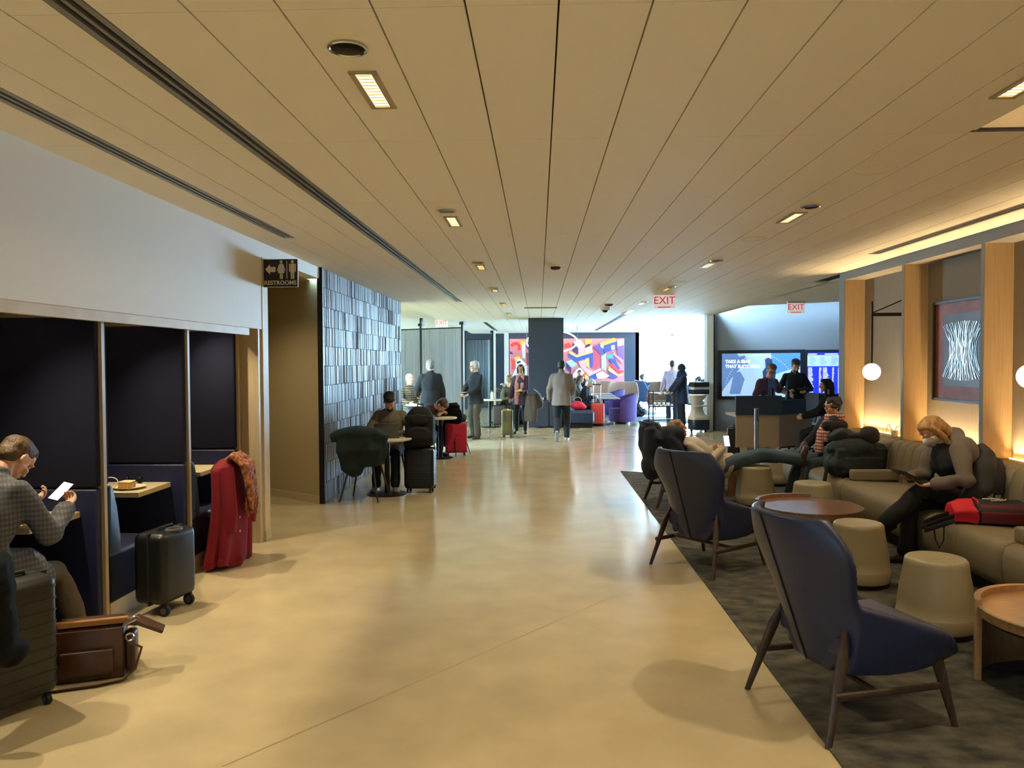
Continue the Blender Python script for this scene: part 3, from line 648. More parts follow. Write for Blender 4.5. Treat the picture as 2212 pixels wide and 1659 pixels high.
def coffee_table(label, x, y, rz, m, R=.45, h=.40):
    t = thing('coffee_table', label, 'coffee table', (x, y, .008), rz, 'round wooden coffee tables')
    MB().lathe([(R-.012,h-.05),(R-.004,h-.045),(R,h-.012),(R,h-.004),(R-.006,h),(.001,h)], 72, cap=False).build('table_top', m, t, 30)
    MB().lathe([(R-.012,h+.0004),(R+.003,h+.0004),(R+.003,h+.005),(R-.012,h+.005),(R-.012,h+.0004)], 72, cap=False).build('glass_rim', mat('table_glass', (196,190,170), .06, trans=.6, ior=1.3), t, 30)
    def arc(a0, a1, z0, z1, name, r0=R-.02, r1=R+.012):
        n = 24; pi_ = [(r0*cos(a0+(a1-a0)*k/n), r0*sin(a0+(a1-a0)*k/n)) for k in range(n+1)]; po = [(r1*cos(a0+(a1-a0)*k/n), r1*sin(a0+(a1-a0)*k/n)) for k in range(n+1)]
        mb = MB(); mb.loft([[(*pi_[k],z0),(*po[k],z0),(*po[k],z1),(*pi_[k],z1)] for k in range(n+1)]); mb.build(name, m, t, 30)
    arc(radians(68), radians(168), 0, h+.035, 'rear_panel'); arc(radians(246), radians(346), 0, h+.003, 'front_panel')
    MB().lathe([(R-.03,h-.065),(R-.03,h-.052)], 48).build('underframe', dark_gap, t); return t
tc_ = G(1777,1100,.40); coffee_table('walnut coffee table with glass top in the middle of the lounge', 2.46, 7.05, radians(0), walnut)
coffee_table('oak coffee table cut off at the right corner', 2.76, 4.02, radians(-6), oak_table, R=.43)
coffee_table('small round table between the reclining man and reception', 2.42, 10.1, radians(20), walnut, R=.36)
# ---- wing chair
chair_m = mat('chair_navy_leather', (36,43,70), .40, bump=.08, bs=350, spec=.5); seam_m = mat('chair_seam', (14,16,26), .7)
def wing_chair(label, x, y, face, sc=1.0):
    t = thing('wing_chair', label, 'armchair', (x, y, 0), face-pi/2, 'navy leather wing chairs')   # local +Y is the front
    def e(z):   # half width of the back at height z
        pts = [(.26,.17),(.34,.25),(.45,.30),(.58,.292),(.66,.30),(.74,.335),(.82,.362),(.88,.352),(.95,.315),(1.01,.265),(1.02,.25)]
        for (a, p), (b, q) in zip(pts, pts[1:]):
            if a <= z <= b: return p+(q-p)*sm(a, b, z) if False else p+(q-p)*(z-a)/(b-a)
        return pts[-1][1]
    def yb(z): return -.25-.36*(z-.27)
    mb = MB(); nz, ns = 26, 20
    outer, inner = [], []
    def pt(s, z, th):
        w = e(z); c = .16 if z > .62 else .16+.05*(.62-z)/.36
        x = s*w; yy = yb(z)+c*abs(s)**2.2; nx = s*.55; ny = sqrt(max(.1, 1-nx*nx))
        return (x-nx*th*.5, yy+ny*th, z-.0)
    rings = []
    for i in range(nz+1):
        z = .27+(.745)*i/nz
        r = []
        for k in range(ns+1):
            s = -1+2*k/ns; zz = z+(.035*(1-abs(s)**2) if i == nz else 0)*0; r.append(pt(s, zz, 0))
        for k in range(ns+1):
            s = 1-2*k/ns; r.append(pt(s, z, .055))
        rings.append(r)
    mb.loft(rings)
    # arms
    for sgn in (-1, 1):
        rr = []
        for i in range(15):
            f = i/14; yy = -.20+.56*f; xw = .262+.095*sin(pi*min(1,f*1.15)*.62)-.06*f*f
            top = .615-.15*f-.04*f*f; bot = .27+.05*f**2; th = .055-.012*f
            if f > .9: top -= .05*(f-.9)/.1
            rr.append([(sgn*(xw-th/2), yy, bot), (sgn*(xw-.06-th*.2), yy, bot), (sgn*(xw-.03), yy, top), (sgn*xw, yy, top+.008), (sgn*(xw+th*.5), yy, top-.01), (sgn*(xw+th*.35), yy, (top+bot)/2)])
        mb.loft(rr if sgn > 0 else [list(reversed(r)) for r in rr])
    # underside pan
    mb.loft([[(sx*w_, yy, z) for sx, yy in ((-.8,-.23),(.8,-.23),(1,.30),(-1,.30))] for z, w_ in ((.255,.17),(.36,.27))])
    me = remesh(mb, .012, 9); obj('shell', me, chair_m, t)
    sp = [pt(0, .27+.74*i/24, -.0035) for i in range(25)]
    MB().tube(sp, .0035, 6).build('back_seam', seam_m, t)
    cu = MB().box(-.25,.25,-.24,.33,.35,.45); obj('seat_cushion', remesh(cu, .014, 7), chair_m, t)
    for sx in (-1,1):
        MB().tube([(sx*.235,-.215,.49),(sx*.265,-.26,.36),(sx*.325,-.375,.0)], [.010,.024,.013], 10, el=(.8,1.3)).build('leg', dark_wood, t)
        MB().tube([(sx*.29,.24,.33),(sx*.315,.33,.0)], [.025,.013], 10, el=(.8,1.3)).build('leg', dark_wood, t)
        MB().tube([(sx*.307,-.325,.215),(sx*.303,.27,.205)], .015, 8, el=(.8,1.2)).build('side_rail', dark_wood, t)
    MB().tube([(-.306,-.1,.218),(.306,-.1,.218)], .014, 8).build('cross_rail', dark_wood, t)
    return t
def chair_at(label, rl, rr, face):     # from the floor points of the two rear legs
    mid = (V(rl)+V(rr))/2; f = V((cos(face), sin(face))); c = mid+f*.375; return wing_chair(label, c.x, c.y, face)
chair_at('near navy leather wing chair seen from behind at the carpet edge', (1.09,4.02), (1.285,3.41), radians(17))
chair_at('second navy leather wing chair with its back to the hall', (.955,6.50), (1.356,6.02), radians(40))
wing_chair('navy wing chair under the reclining man draped with a jacket', 1.72, 9.30, radians(5))
# ---- banquette sofa of channelled modules
def sofa_module(y0, y1, label, arm_at=None):
    t = thing('sofa_module', label, 'sofa', (3.2, y0, .008), 0, 'taupe banquette sofa')
    L = y1-y0; g = .006
    MB().box(.12,.76,.03,L-.03,0,.11).build('plinth', black_metal, t)
    pr = [(.10,.11),(.04,.13),(.015,.18),(.0,.28),(.0,.37),(.02,.425),(.07,.45),(.16,.455),(.60,.44),(.62,.11)]
    mb = MB(); n = len(pr); rings = []
    for yy, ins in ((g,.05),(g+.01,.022),(g+.03,.008),(g+.06,0),(L-g-.06,0),(L-g-.03,.008),(L-g-.01,.022),(L-g,.05)):
        cx, cz = .35, .28; rings.append([(x+(ins if x < .3 else -ins*.2), yy, z-(ins*.5 if z > .3 else -ins*.3)) for x, z in pr])
    mb.loft(rings); mb.build('seat', sofa_m, t, 60)
    ch = max(3, round(L/.165)); 
    for k in range(ch):
        a, b = g+(L-2*g)*k/ch, g+(L-2*g)*(k+1)/ch; w = b-a; rings = []
        bp = [(.60,.40),(.585,.55),(.60,.70),(.63,.80),(.665,.835),(.70,.85),(.80,.84),(.80,.40)]
        for f, d in ((0,.0),(.08,.010),(.25,.020),(.5,.026),(.75,.020),(.92,.010),(1,0)):
            rings.append([(x-(d if x < .7 else 0), a+w*f, z+(d*.5 if z > .75 else 0)) for x, z in bp])
        MB().loft(rings).build('back_channel', sofa_m, t, 60)
    if arm_at is not None:
        MB().box(.10,.62,arm_at-.06,arm_at+.06,.455,.565).build('armrest', sofa_m, t, bevel=(.018,3))
    return t
sofa_module(8.25, 10.2, 'far end of the taupe channelled sofa under the scarf man', None)
sofa_module(6.64, 8.25, 'taupe channelled sofa section left of the masked woman', 1.55)
sofa_module(5.42, 6.64, 'taupe channelled sofa section with the red and black tote', None)
sofa_module(3.9, 5.42, 'taupe channelled sofa section at the right edge behind the stools', 1.46)
sofa_module(2.4, 3.9, 'taupe channelled sofa section nearest the viewer', None)
# ---- wall lamps
globe_m = mat('opal_globe', (255,244,225), .3, emit=7, ecol=(255,236,205))
def sconce(label, y):
    t = thing('wall_lamp', label, 'wall lamp', (XB, y, 0), 0, 'globe wall lamps')
    MB().box(-.02,0,-.06,.06,2.18,2.48).build('wall_plate', mat('steel_blue', (52,62,72), .4, .5), t, bevel=(.003,1))
    MB().box(-.40,-.02,-.016,.016,2.245,2.285).build('arm', black_metal, t)
    MB().cyl((-.02,0,2.44),(-.37,0,2.29), .008, n=8).build('brace', black_metal, t)
    MB().cyl((-.385,0,1.68),(-.385,0,2.42), .011, n=10).build('drop_rod', black_metal, t)
    MB().sph((-.385,0,1.595), .098, 32).build('globe', globe_m, t)
    point('globe_light', (XB-.385, y, 1.595), 9, .1, (1,.80,.52))
sconce('globe wall lamp in the far niche beside the screens', 9.12); sconce('globe wall lamp cut off at the right edge', PX(2225,812,3.9).y)
# ---- framed artwork
def artwork():
    y0, y1, z0, z1 = 7.30, 8.42, 1.30, 2.345
    t = thing('framed_artwork', 'framed red and silver abstract artwork in the middle niche', 'picture', (XB, y0, z0))
    W_, H_ = y1-y0, z1-z0
    for nm_, b in (('frame', (0,W_,0,.025)), ('frame', (0,W_,H_-.025,H_)), ('frame', (0,.025,0,H_)), ('frame', (W_-.025,W_,0,H_))):
        MB().box(-.045,0,b[0],b[1],b[2],b[3]).build(nm_, mat('picture_frame', (56,58,62), .4), t)
    MB().box(-.02,-.005,.02,W_-.02,.02,H_-.02).build('canvas', mat('art_red', (150,78,62), .5, c2=(176,100,80), vs=5), t)
    MB().box(-.022,-.02,.16,W_-.20,.16,H_-.14).build('dark_panel', mat('art_dark', (70,52,52), .4, c2=(94,72,70), vs=4), t)
    sil = mat('art_silver', (196,206,212), .25, .5); rr = random.Random(11); k = 0
    for i in range(26):
        f = (i+.5)/26; s_ = f*2-1; mb = MB(); pts = []
        for q in range(14):
            z = q/13*2-1; pinch = .62+.38*z*z
            pts.append((-.026, W_/2+s_*.40*pinch+.012*rr.uniform(-1,1), H_/2+z*.30*(1-.12*s_*s_)))
        mb.tube(pts, [rr.uniform(.002,.011) for _ in pts], 5, el=(.35,1)); mb.build('silver_streak', sil, t)
artwork()
# small things on the sofa ledge
t = thing('charger', 'white plug charger with cable on the sofa back ledge', 'charger', (4.12, 9.0, .856))
MB().box(-.03,.03,-.03,.03,-.018,.06).build('plug', mat('white_plastic', (230,228,222), .4), t, bevel=(.006,2))
cord('cable', None, [(0,.03,.03),(-.01,.1,.1),(0,.16,.12),(.0,.2,.06),(-.02,.16,0),(0,.08,.02)], .004, wcord, t); cord('cable', None, [(0,-.03,.03),(-.02,-.09,.11),(0,-.17,.11),(0,-.21,.05),(-.03,-.16,-.01)], .004, wcord, t)
# ---------------------------------------------------------------- people
def skin(c): return mat('skin_%d_%d_%d' % c, c, .5, bump=.04, bs=200)
SK_L, SK_P, SK_T, SK_D = (206,156,128), (214,168,142), (184,132,100), (92,62,48)
eye_m = mat('eye_dark', (30,24,22), .2); lip_m = mat('lip', (160,92,84), .5)
def ik(a, b, l1, l2, pole):
    d = b-a; L = max(1e-4, min(d.length, (l1+l2)*.998)); u = d.normalized(); b2 = a+u*L
    x = (l1*l1-l2*l2+L*L)/(2*L); h = sqrt(max(0, l1*l1-x*x)); p = pole-u*pole.dot(u)
    p = p.normalized() if p.length > 1e-4 else u.orthogonal().normalized()
    return a+u*x+p*h, b2
def capsule(mb, pts, rs, n=12):
    mb.tube(pts, rs, n)
    for p, r in zip(pts, rs): mb.sph(p, r*.99, n)
def person(name, label, loc, face, H=1.75, look=None, pose=None, top=None, legs=None, shoes=(30,28,28), sk=SK_L, hair=None, vox=.014, build=1.0, extra=None, female=False, detail=True):
    """local frame: +Y faces forward, +X is the person's right hand side"""
    P = dict(pel=(0,0,.95), lean=0., side=0., turn=0., bend=0., head=(0.,0.), hl=None, hr=None, el=(-.6,-.8,-.3), er=(.6,-.8,-.3), fl=None, fr=None, kl=(-.12,1,.1), kr=(.12,1,.1), tl=(-.15,1,0), tr=(.15,1,0), curl=.7, nl=None, nr=None)
    P.update(pose or {}); s = H/1.75; bd = build
    t = thing(name, label, 'person', loc, face-pi/2)
    pel = V(P['pel'])*1.0
    up = V((sin(P['side']), sin(P['lean']), cos(P['lean'])*cos(P['side']))).normalized()
    ryaw = Matrix.Rotation(P['turn'], 3, 'Z')
    rt = ryaw @ V((1,0,0)); rt = (rt-up*rt.dot(up)).normalized(); fw = up.cross(rt).normalized()
    up2 = (up*cos(P['bend'])+fw*sin(P['bend'])).normalized(); fw2 = up2.cross(rt).normalized()
    waist = pel+up*.14*s; chest = waist+up2*.20*s; shc = waist+up2*.325*s; nkb = waist+up2*.40*s; 
    sw = (.148 if female else .166)*s*bd
    shl, shr = shc-rt*sw, shc+rt*sw
    hw = (.095)*s; hipl, hipr = pel-rt*hw-up*.03*s, pel+rt*hw-up*.03*s
    hl = V(P['hl']) if P['hl'] else shl+V((-.05*s,.03,-.53*s)); hr = V(P['hr']) if P['hr'] else shr+V((.05*s,.03,-.53*s))
    # head frame
    hy, hp = P['head']
    hf = Matrix.Rotation(hy, 3, up2) @ fw2; hr_ = Matrix.Rotation(hy, 3, up2) @ rt
    hf = (Matrix.Rotation(hp, 3, hr_) @ hf).normalized(); hu = hr_.cross(hf).normalized()
    HM = Matrix((hr_, hf, hu)).transposed()
    hc = nkb+up2*.03*s+hu*.125*s+hf*.025*s
    hs = s*(.97 if female else 1.0)
    def hp_(p): return hc+HM @ (V(p)*hs)
    if P.get('hl_h'): hl = hp_(P['hl_h'])
    if P.get('hr_h'): hr = hp_(P['hr_h'])
    ua, fa, th, sn = .285*s, .25*s, .43*s, .43*s
    ell, hl = ik(shl, hl, ua, fa, V(P['el'])); elr, hr = ik(shr, hr, ua, fa, V(P['er']))
    fl = V(P['fl']) if P['fl'] else V((-.10*s, 0, .085*s)); fr = V(P['fr']) if P['fr'] else V((.10*s, 0, .085*s))
    knl, fl = ik(hipl, fl, th, sn, V(P['kl'])); knr, fr = ik(hipr, fr, th, sn, V(P['kr']))
    def torso(mb, off=0., hem=-.04, neck=True, wz=0.):
        rings = []; data = [(hem,.158,.118),(.0,.162,.118),(.10,.148,.108),(.17,.142,.104)]
        if hem < -.06: data = [(hem,.172+wz,.14+wz*.6),(hem*.5,.17+wz*.5,.13+wz*.3)]+data[1:]
        for z, a, b in data:
            c = pel+up*z*s; rings.append([c+rt*(cos(q)*(a*bd*s+off))+fw*(sin(q)*(b*bd*s+off)) for q in [2*pi*k/20 for k in range(20)]])
        for z, a, b in [(.10,.155,.112),(.20,.172,.122),(.28,.162,.112),(.335,.132,.092),(.375,.085,.07),(.40,.062,.06)]:
            c = waist+up2*z*s+fw2*(.012*s if .15 < z < .3 else 0); rings.append([c+rt*(cos(q)*(a*bd*s+off))+fw2*(sin(q)*(b*bd*s+off)) for q in [2*pi*k/20 for k in range(20)]])
        mb.loft(rings)
        for q in (shl, shr): capsule(mb, [nkb-up2*.05*s, q-up2*.012*s], [.05*s+off*.6, .045*s+off*.6])
        if female: 
            for sx in (-1,1): mb.sph(waist+up2*.20*s+rt*(sx*.07*s)+fw2*(.085*s), .06*s+off, 12)
    def arm(mb, a, b, c, off=0., frac=2.0):
        r = .044*s*bd+off*.6, .038*s*bd+off, .028*s+off
        if frac >= 2: capsule(mb, [a, a.lerp(b,.5), b, b.lerp(c,.4), c], [r[0], r[0]*.92, r[1], r[1]*.95, r[2]])
        elif frac > 1: capsule(mb, [a, b, b.lerp(c, frac-1)], [r[0], r[1], r[1]+(r[2]-r[1])*(frac-1)])
        else: capsule(mb, [a, a.lerp(b, frac)], [r[0]+.004, r[1]+.012])
    def leg(mb, a, b, c, off=0., r3=None):
        r = .085*s*bd+off, .056*s+off, (r3 or .040*s)+off
        cf = b.lerp(c,.3); capsule(mb, [a, a.lerp(b,.5), b, cf, c], [r[0], r[0]*.87, r[1], r[1]*1.0, r[2]])
    # skin body
    mb = MB(); torso(mb, -.006)
    for a, b, c in ((shl,ell,hl),(shr,elr,hr)): arm(mb, a, b, c, -.002)
    for a, b, c in ((hipl,knl,fl),(hipr,knr,fr)): leg(mb, a, b, c, -.008)
    body = remesh(mb, .016, 3)
    bm = bmesh.new(); bm.from_mesh(body)
    def join(me, idx):
        n0 = len(bm.faces); bm.from_mesh(me); bm.faces.ensure_lookup_table()
        for f in bm.faces[n0:]: f.material_index = idx; f.smooth = True
        bpy.data.meshes.remove(me)
    hd = MB()
    hd.sph(hp_((0,-.012,.028)), (.074*hs,.096*hs,.088*hs), 20, HM); hd.sph(hp_((0,.022,-.035)), (.060*hs,.072*hs,.078*hs), 18, HM)
    hd.sph(hp_((0,.060,-.088)), (.030*hs,.026*hs,.026*hs), 12, HM); hd.sph(hp_((0,.058,.045)), (.058*hs,.036*hs,.045*hs), 12, HM)
    capsule(hd, [hp_((0,.090,.016)), hp_((0,.108,-.022))], [.010*hs,.014*hs], 10); hd.sph(hp_((0,.094,-.026)), (.019*hs,.012*hs,.010*hs), 10, HM)
    for sx in (-1,1):
        hd.sph(hp_((sx*.076,-.008,-.008)), (.010*hs,.020*hs,.032*hs), 12, HM); hd.sph(hp_((sx*.036,.068,-.028)), (.026*hs,.026*hs,.024*hs), 10, HM); hd.sph(hp_((sx*.03,.082,.026)), (.024*hs,.016*hs,.011*hs), 10, HM)
    capsule(hd, [hp_((0,-.02,-.06)), nkb-up2*.05*s], [.054*s*(.9 if female else 1), .062*s*(.9 if female else 1)], 14)
    join(remesh(hd, .0055 if detail else .008, 2), 0)
    e = MB()
    for sx in (-1,1): e.sph(hp_((sx*.031,.081,.006)), (.014*hs,.009*hs,.007*hs), 10, HM)
    for sx in (-1,1): e.sph(hp_((sx*.032,.093,.030)), (.019*hs,.006*hs,.0045*hs), 8, HM)
    join(e.mesh('e', 0), 1); e = MB(); e.sph(hp_((0,.089,-.058)), (.023*hs,.010*hs,.007*hs), 10, HM); join(e.mesh('l', 0), 2)
    def hand(wr, el_, side, n):
        d = (wr-el_).normalized(); hm = MB()
        if n is None: n = V((-side,.2,-.2))
        n = V(n); n = (n-d*n.dot(d)).normalized(); w = d.cross(n)*1.0
        kn = wr+d*.088*s
        M3 = Matrix((w, d, n)).transposed()
        hm.sph(wr+d*.05*s, (.040*s,.056*s,.017*s), 12, M3); capsule(hm, [wr-d*.03*s, wr+d*.02*s], [.027*s,.026*s], 10)
        thumb_side = w*(1 if (w.dot(V((side,0,0)) if abs(d.x) < .9 else V((0,1,0)))) < 0 else -1)
        c = P['curl']
        for i, (o, L) in enumerate(((-.030,.068),(-.010,.078),(.010,.074),(.029,.058))):
            L *= s; b0 = kn+thumb_side*(-o*s); dd = d.copy(); pts = [b0-d*.012*s]; 
            ang = 0.
            for j, f in enumerate((.45,.32,.23)):
                ang += c*(.55 if j == 0 else .8); pts.append(pts[-1]+(d*cos(ang)+n*sin(ang))*L*f)
            capsule(hm, pts, [.0095*s,.009*s,.0082*s,.0070*s], 8)
        tb = wr+d*.025*s+thumb_side*.028*s
        capsule(hm, [tb, tb+thumb_side*.026*s+d*.028*s+n*.01*s, tb+thumb_side*.03*s+d*.055*s+n*.024*s], [.013*s,.0105*s,.0085*s], 8)
        join(remesh(hm, .0045 if detail else .007, 1), 0)
    hand(hl, ell, -1, P['nl']); hand(hr, elr, 1, P['nr'])
    bm.to_mesh(body); bm.free(); body.polygons.foreach_set('use_smooth', [True]*len(body.polygons))
    sm_ = skin(sk); bo = bpy.data.objects.new('body', body); COL.objects.link(bo); bo.parent = t
    body.materials.clear()
    for x in (sm_, eye_m, lip_m): body.materials.append(x)
    # clothes
    T = dict(mat=mat('shirt_grey', (96,92,86), .85, bump=.2, bs=300), off=.012, sleeve=1.9, hem=-.10, wz=.0, collar=.0, amp=.010, prims=[]); T.update(top or {})
    mb = MB(); torso(mb, T['off'], T['hem'], wz=T['wz'])
    for a, b, c in ((shl,ell,hl),(shr,elr,hr)): arm(mb, a, b, c, T['off']+.002, T['sleeve'])
    for q in T['prims']: capsule(mb, [V(p) for p in q[0]], q[1])
    if T['collar']: mb.tube([nkb-up2*.03*s, nkb+up2*(T['collar'])*s], [.072*s,.068*s], 16)
    me = wrinkle(remesh(mb, vox, 3), T['amp'], (11,11,7), random.random()*20); obj(T.get('name','shirt'), me, T['mat'], t)
    Lg = dict(mat=mat('trousers_dark', (32,34,40), .85, bump=.2, bs=300), off=.012, r3=.052, amp=.012, cut=1.0, prims=[]); Lg.update(legs or {})
    mb = MB()
    rings = []
    for z, a, b in [(-.09,.13,.10),(-.03,.165,.125),(.06,.160,.12),(.11,.15,.11)]:
        c = pel+up*z*s; rings.append([c+rt*(cos(q)*(a*bd*s+.004))+fw*(sin(q)*(b*bd*s+.004)) for q in [2*pi*k/20 for k in range(20)]])
    mb.loft(rings)
    for a, b, c in ((hipl,knl,fl),(hipr,knr,fr)): leg(mb, a, b, b.lerp(c, Lg['cut']*.97), Lg['off'], Lg['r3'])
    for q in Lg['prims']: capsule(mb, [V(p) for p in q[0]], q[1])
    me = wrinkle(remesh(mb, vox, 3), Lg['amp'], (9,9,10), random.random()*20); obj('trousers', me, Lg['mat'], t)
    shm = mat('shoe_%d_%d_%d' % shoes, shoes, .45, bump=.05, bs=200)
    for f, kn, td in ((fl,knl,V(P['tl'])),(fr,knr,V(P['tr']))):
        sh = (kn-f).normalized(); td = (td-sh*td.dot(sh)*.0).normalized(); upf = sh-td*sh.dot(td); upf = upf.normalized() if upf.length > .05 else td.orthogonal()
        mb = MB(); lat = td.cross(upf).normalized(); M3 = Matrix((lat, td, upf)).transposed()
        b0 = f-upf*.045*s
        mb.sph(b0-td*.02*s, (.040*s,.055*s,.045*s), 14, M3); mb.sph(b0+td*.07*s-upf*.008*s, (.046*s,.085*s,.038*s), 14, M3); mb.sph(b0+td*.14*s-upf*.012*s, (.045*s,.055*s,.030*s), 14, M3)
        capsule(mb, [f+sh*.02*s, f-upf*.03*s], [.044*s,.044*s]); mb.boxc(b0+td*.055*s-upf*.034*s, (.078*s,.25*s,.018*s), M=M3)
        obj('shoe', remesh(mb, .009, 3), shm, t)
    # hair
    Hh = dict(style='short', col=(40,32,28)); Hh.update(hair or {})
    hm_ = mat('hair_%d_%d_%d' % Hh['col'], Hh['col'], .55, var=.35, vs=40, stretch=(1,1,.15), bump=.5, bs=120)
    if Hh['style'] != 'bald':
        mb = MB(); st = Hh['style']
        mb.sph(hp_((0,-.022,.040)), (.081*hs,.098*hs,.088*hs), 20, HM); mb.sph(hp_((0,-.052,-.01)), (.072*hs,.064*hs,.072*hs), 16, HM)
        if st in ('short','full','long','bob','curly'): mb.sph(hp_((0,.02,.082)), (.066*hs,.07*hs,.042*hs), 16, HM)
        if st == 'full': mb.sph(hp_((0,.045,.083)), (.068*hs,.055*hs,.045*hs), 14, HM); mb.sph(hp_((0,-.02,.075)), (.088*hs,.098*hs,.065*hs), 14, HM)
        if st == 'curly':
            rr = random.Random(4)
            for k in range(26):
                a = rr.uniform(0,2*pi); z = rr.uniform(-.01,.11); q = sqrt(max(.05,1-((z-.03)/.1)**2)); yy = sin(a)*.095*q-.015
                if yy > .05 and z < .05: continue
                mb.sph(hp_((cos(a)*.08*q, yy, z)), .026*hs, 10)
        if st in ('long','bob'):
            L = .26 if st == 'long' else .15
            for sx in (-1,1): capsule(mb, [hp_((sx*.070,.012,.05)), hp_((sx*.085,.0,-.03)), hp_((sx*.080,.01,-.03-L*.6)), hp_((sx*.065,.02,-.02-L))], [.026*hs,.026*hs,.024*hs,.012*hs])
            capsule(mb, [hp_((0,-.07,.03)), hp_((0,-.085,-.08)), hp_((0,-.075,-.04-L))], [.06*hs,.058*hs,.040*hs])
        if st == 'bun': mb.sph(hp_((0,-.10,.06)), .045*hs, 12)
        obj('hair', wrinkle(remesh(mb, .008, 2), .005, (30,30,30), random.random()*9), hm_, t)
    if Hh.get('beard'):
        mb = MB(); mb.sph(hp_((0,.048,-.078)), (.052*hs,.052*hs,.042*hs), 14, HM); obj('beard', remesh(mb, .007, 2), mat('beard_%d_%d_%d' % Hh['beard'], Hh['beard'], .8, bump=.5, bs=150), t)
    t['_j'] = 0
    J = dict(hc=hc, HM=HM, hp=hp_, hl=hl, hr=hr, shc=shc, nkb=nkb, pel=pel, waist=waist, fw=fw, rt=rt, up=up, fw2=fw2, up2=up2, shl=shl, shr=shr, knl=knl, knr=knr, fl=fl, fr=fr, s=s, elr=elr, ell=ell)
    del t['_j']
    return t, J
def glasses(t, J):
    mb = MB(); h = J['hp']
    for sx in (-1,1):
        c = h((sx*.032,.104,.004)); mb.ring(c, .022, .0022, 16, 5, J['HM'] @ Matrix.Rotation(pi/2,3,'X')); mb.tube([h((sx*.055,.10,.006)), h((sx*.078,.06,.006)), h((sx*.08,0,.0))], .002, 5)
    mb.tube([h((-.01,.108,.006)), h((.01,.108,.006))], .002, 5); mb.build('glasses', black_metal, t)
def world_of(t, p): return Matrix.Translation(t.location) @ Matrix.Rotation(t.rotation_euler.z, 4, 'Z') @ V(p)
def fab(name, c, **k): return mat('cloth_'+name, c, k.pop('rough', .85), bump=.25, bs=350, **k)
def phone(label, pos, n, up_, lit_=True):
    n = V(n).normalized(); u = V(up_); u = (u-n*u.dot(n)).normalized(); M3 = Matrix((u.cross(n), u, n)).transposed()
    t = thing('phone', label, 'phone', pos); MB().boxc((0,0,0), (.072,.15,.008), M=M3).build('case', black_metal, t, bevel=(.003,1))
    MB().boxc(M3 @ V((0,0,.0046)), (.064,.14,.001), M=M3).build('screen', mat('phone_screen', (220,226,245), .3, emit=1.2) if lit_ else black_metal, t); return t
UPK = (0,.35,1)
# man in checked coat in the first booth
tweed = plaid('tweed_check', (84,85,90), (106,105,106), (66,68,74), .028)
t, J = person('person', 'man in grey checked coat using a phone in the first booth', (-3.06,4.0,0), radians(84), 1.80,
  pose=dict(pel=(0,0,.575), lean=.10, bend=.28, head=(-.12,-.55), hr=(.20,.46,.87), hl=(-.06,.46,.90), er=(.35,-.8,-.6), el=(-.8,-.4,-.6), fr=(.17,.60,.085), fl=(-.12,.62,.085), kr=UPK, kl=UPK, curl=.9, nr=(-.5,.2,.8), nl=(.5,.2,.8)),
  top=dict(name='coat', mat=tweed, off=.028, hem=-.10, collar=.05, amp=.012, sleeve=1.92, prims=[[((0,.02,.56),(.11,.22,.56),(.13,.30,.50)),(.17,.13,.10)],[((.13,-.10,.52),(.165,.02,.40),(.17,.18,.42)),(.11,.075,.06)]]),
  legs=dict(mat=fab('taupe_trousers', (86,78,66))), hair=dict(style='short', col=(84,64,44)), sk=SK_P, vox=.011)
phone('lit phone held by the man in the checked coat', world_of(t, (.10,.545,.955)), V((.1,-.6,.8)), V((.2,.8,.5)))
# man with laptop
TB = V((-2.0,9.98,0))
t, J = person('person', 'man in taupe t-shirt working on a laptop by the tiled wall', (-2.07,10.62,0), radians(-84), 1.76,
  pose=dict(pel=(0,0,.56), lean=.12, bend=.15, head=(.10,-.45), hr=(.16,.42,.80), hl=(-.20,.40,.80), fr=(.16,.42,.085), fl=(-.10,.50,.085), kr=UPK, kl=UPK, nr=(0,0,-1), nl=(0,0,-1), curl=.35),
  top=dict(mat=fab('taupe_tee', (112,102,88)), sleeve=.85, off=.018, collar=.015), legs=dict(mat=fab('black_jeans', (22,24,30))), shoes=(120,104,84), hair=dict(style='full', col=(16,14,16), beard=(52,40,36)), vox=.012)
# leaning man at second cafe table
t, J = person('person', 'man in maroon sweater bent over the second cafe table', (-2.24,14.15,0), radians(-30), 1.76,
  pose=dict(pel=(0,0,.56), lean=.5, bend=.45, head=(0.0,-.25), hr=(.05,.50,.76), hl=(-.18,.50,.78), fr=(.18,.30,.085), fl=(-.12,.40,.085), kr=UPK, kl=UPK),
  top=dict(mat=fab('maroon_knit', (74,48,54)), collar=.02), legs=dict(mat=fab('dark_denim', (30,36,48))), hair=dict(style='full', col=(78,58,44)))
# standing man in dark coat
t, J = person('person', 'man in long black coat standing with his back turned', (PY(930,800,16.4).x,16.4,0), radians(112), 1.80,
  pose=dict(head=(.25,0), hl=(-.22,.30,1.02), hr=(.30,.05,.84)), top=dict(name='coat', mat=fab('black_coat', (16,18,24)), off=.035, hem=-.28, collar=.06, wz=.02), hair=dict(style='short', col=(112,106,100)), build=1.05)
# elderly man in plaid shirt
t, J = person('person', 'elderly man in brown plaid shirt seated by the fluted glass', (PY(888,860,17.3).x,17.3,0), radians(-50), 1.76,
  pose=dict(pel=(0,0,.66), lean=-.12, head=(.05,-.05), hr=(.22,.30,.82), hl=(-.15,.34,.80), fr=(.16,.45,.085), fl=(-.14,.45,.085), kr=UPK, kl=UPK),
  top=dict(mat=plaid('brown_plaid', (60,50,40), (124,104,76), (38,34,34), .05), off=.02, collar=.02), legs=dict(mat=fab('grey_jeans', (60,68,76))), hair=dict(style='none_', col=(190,184,176)), build=1.1)
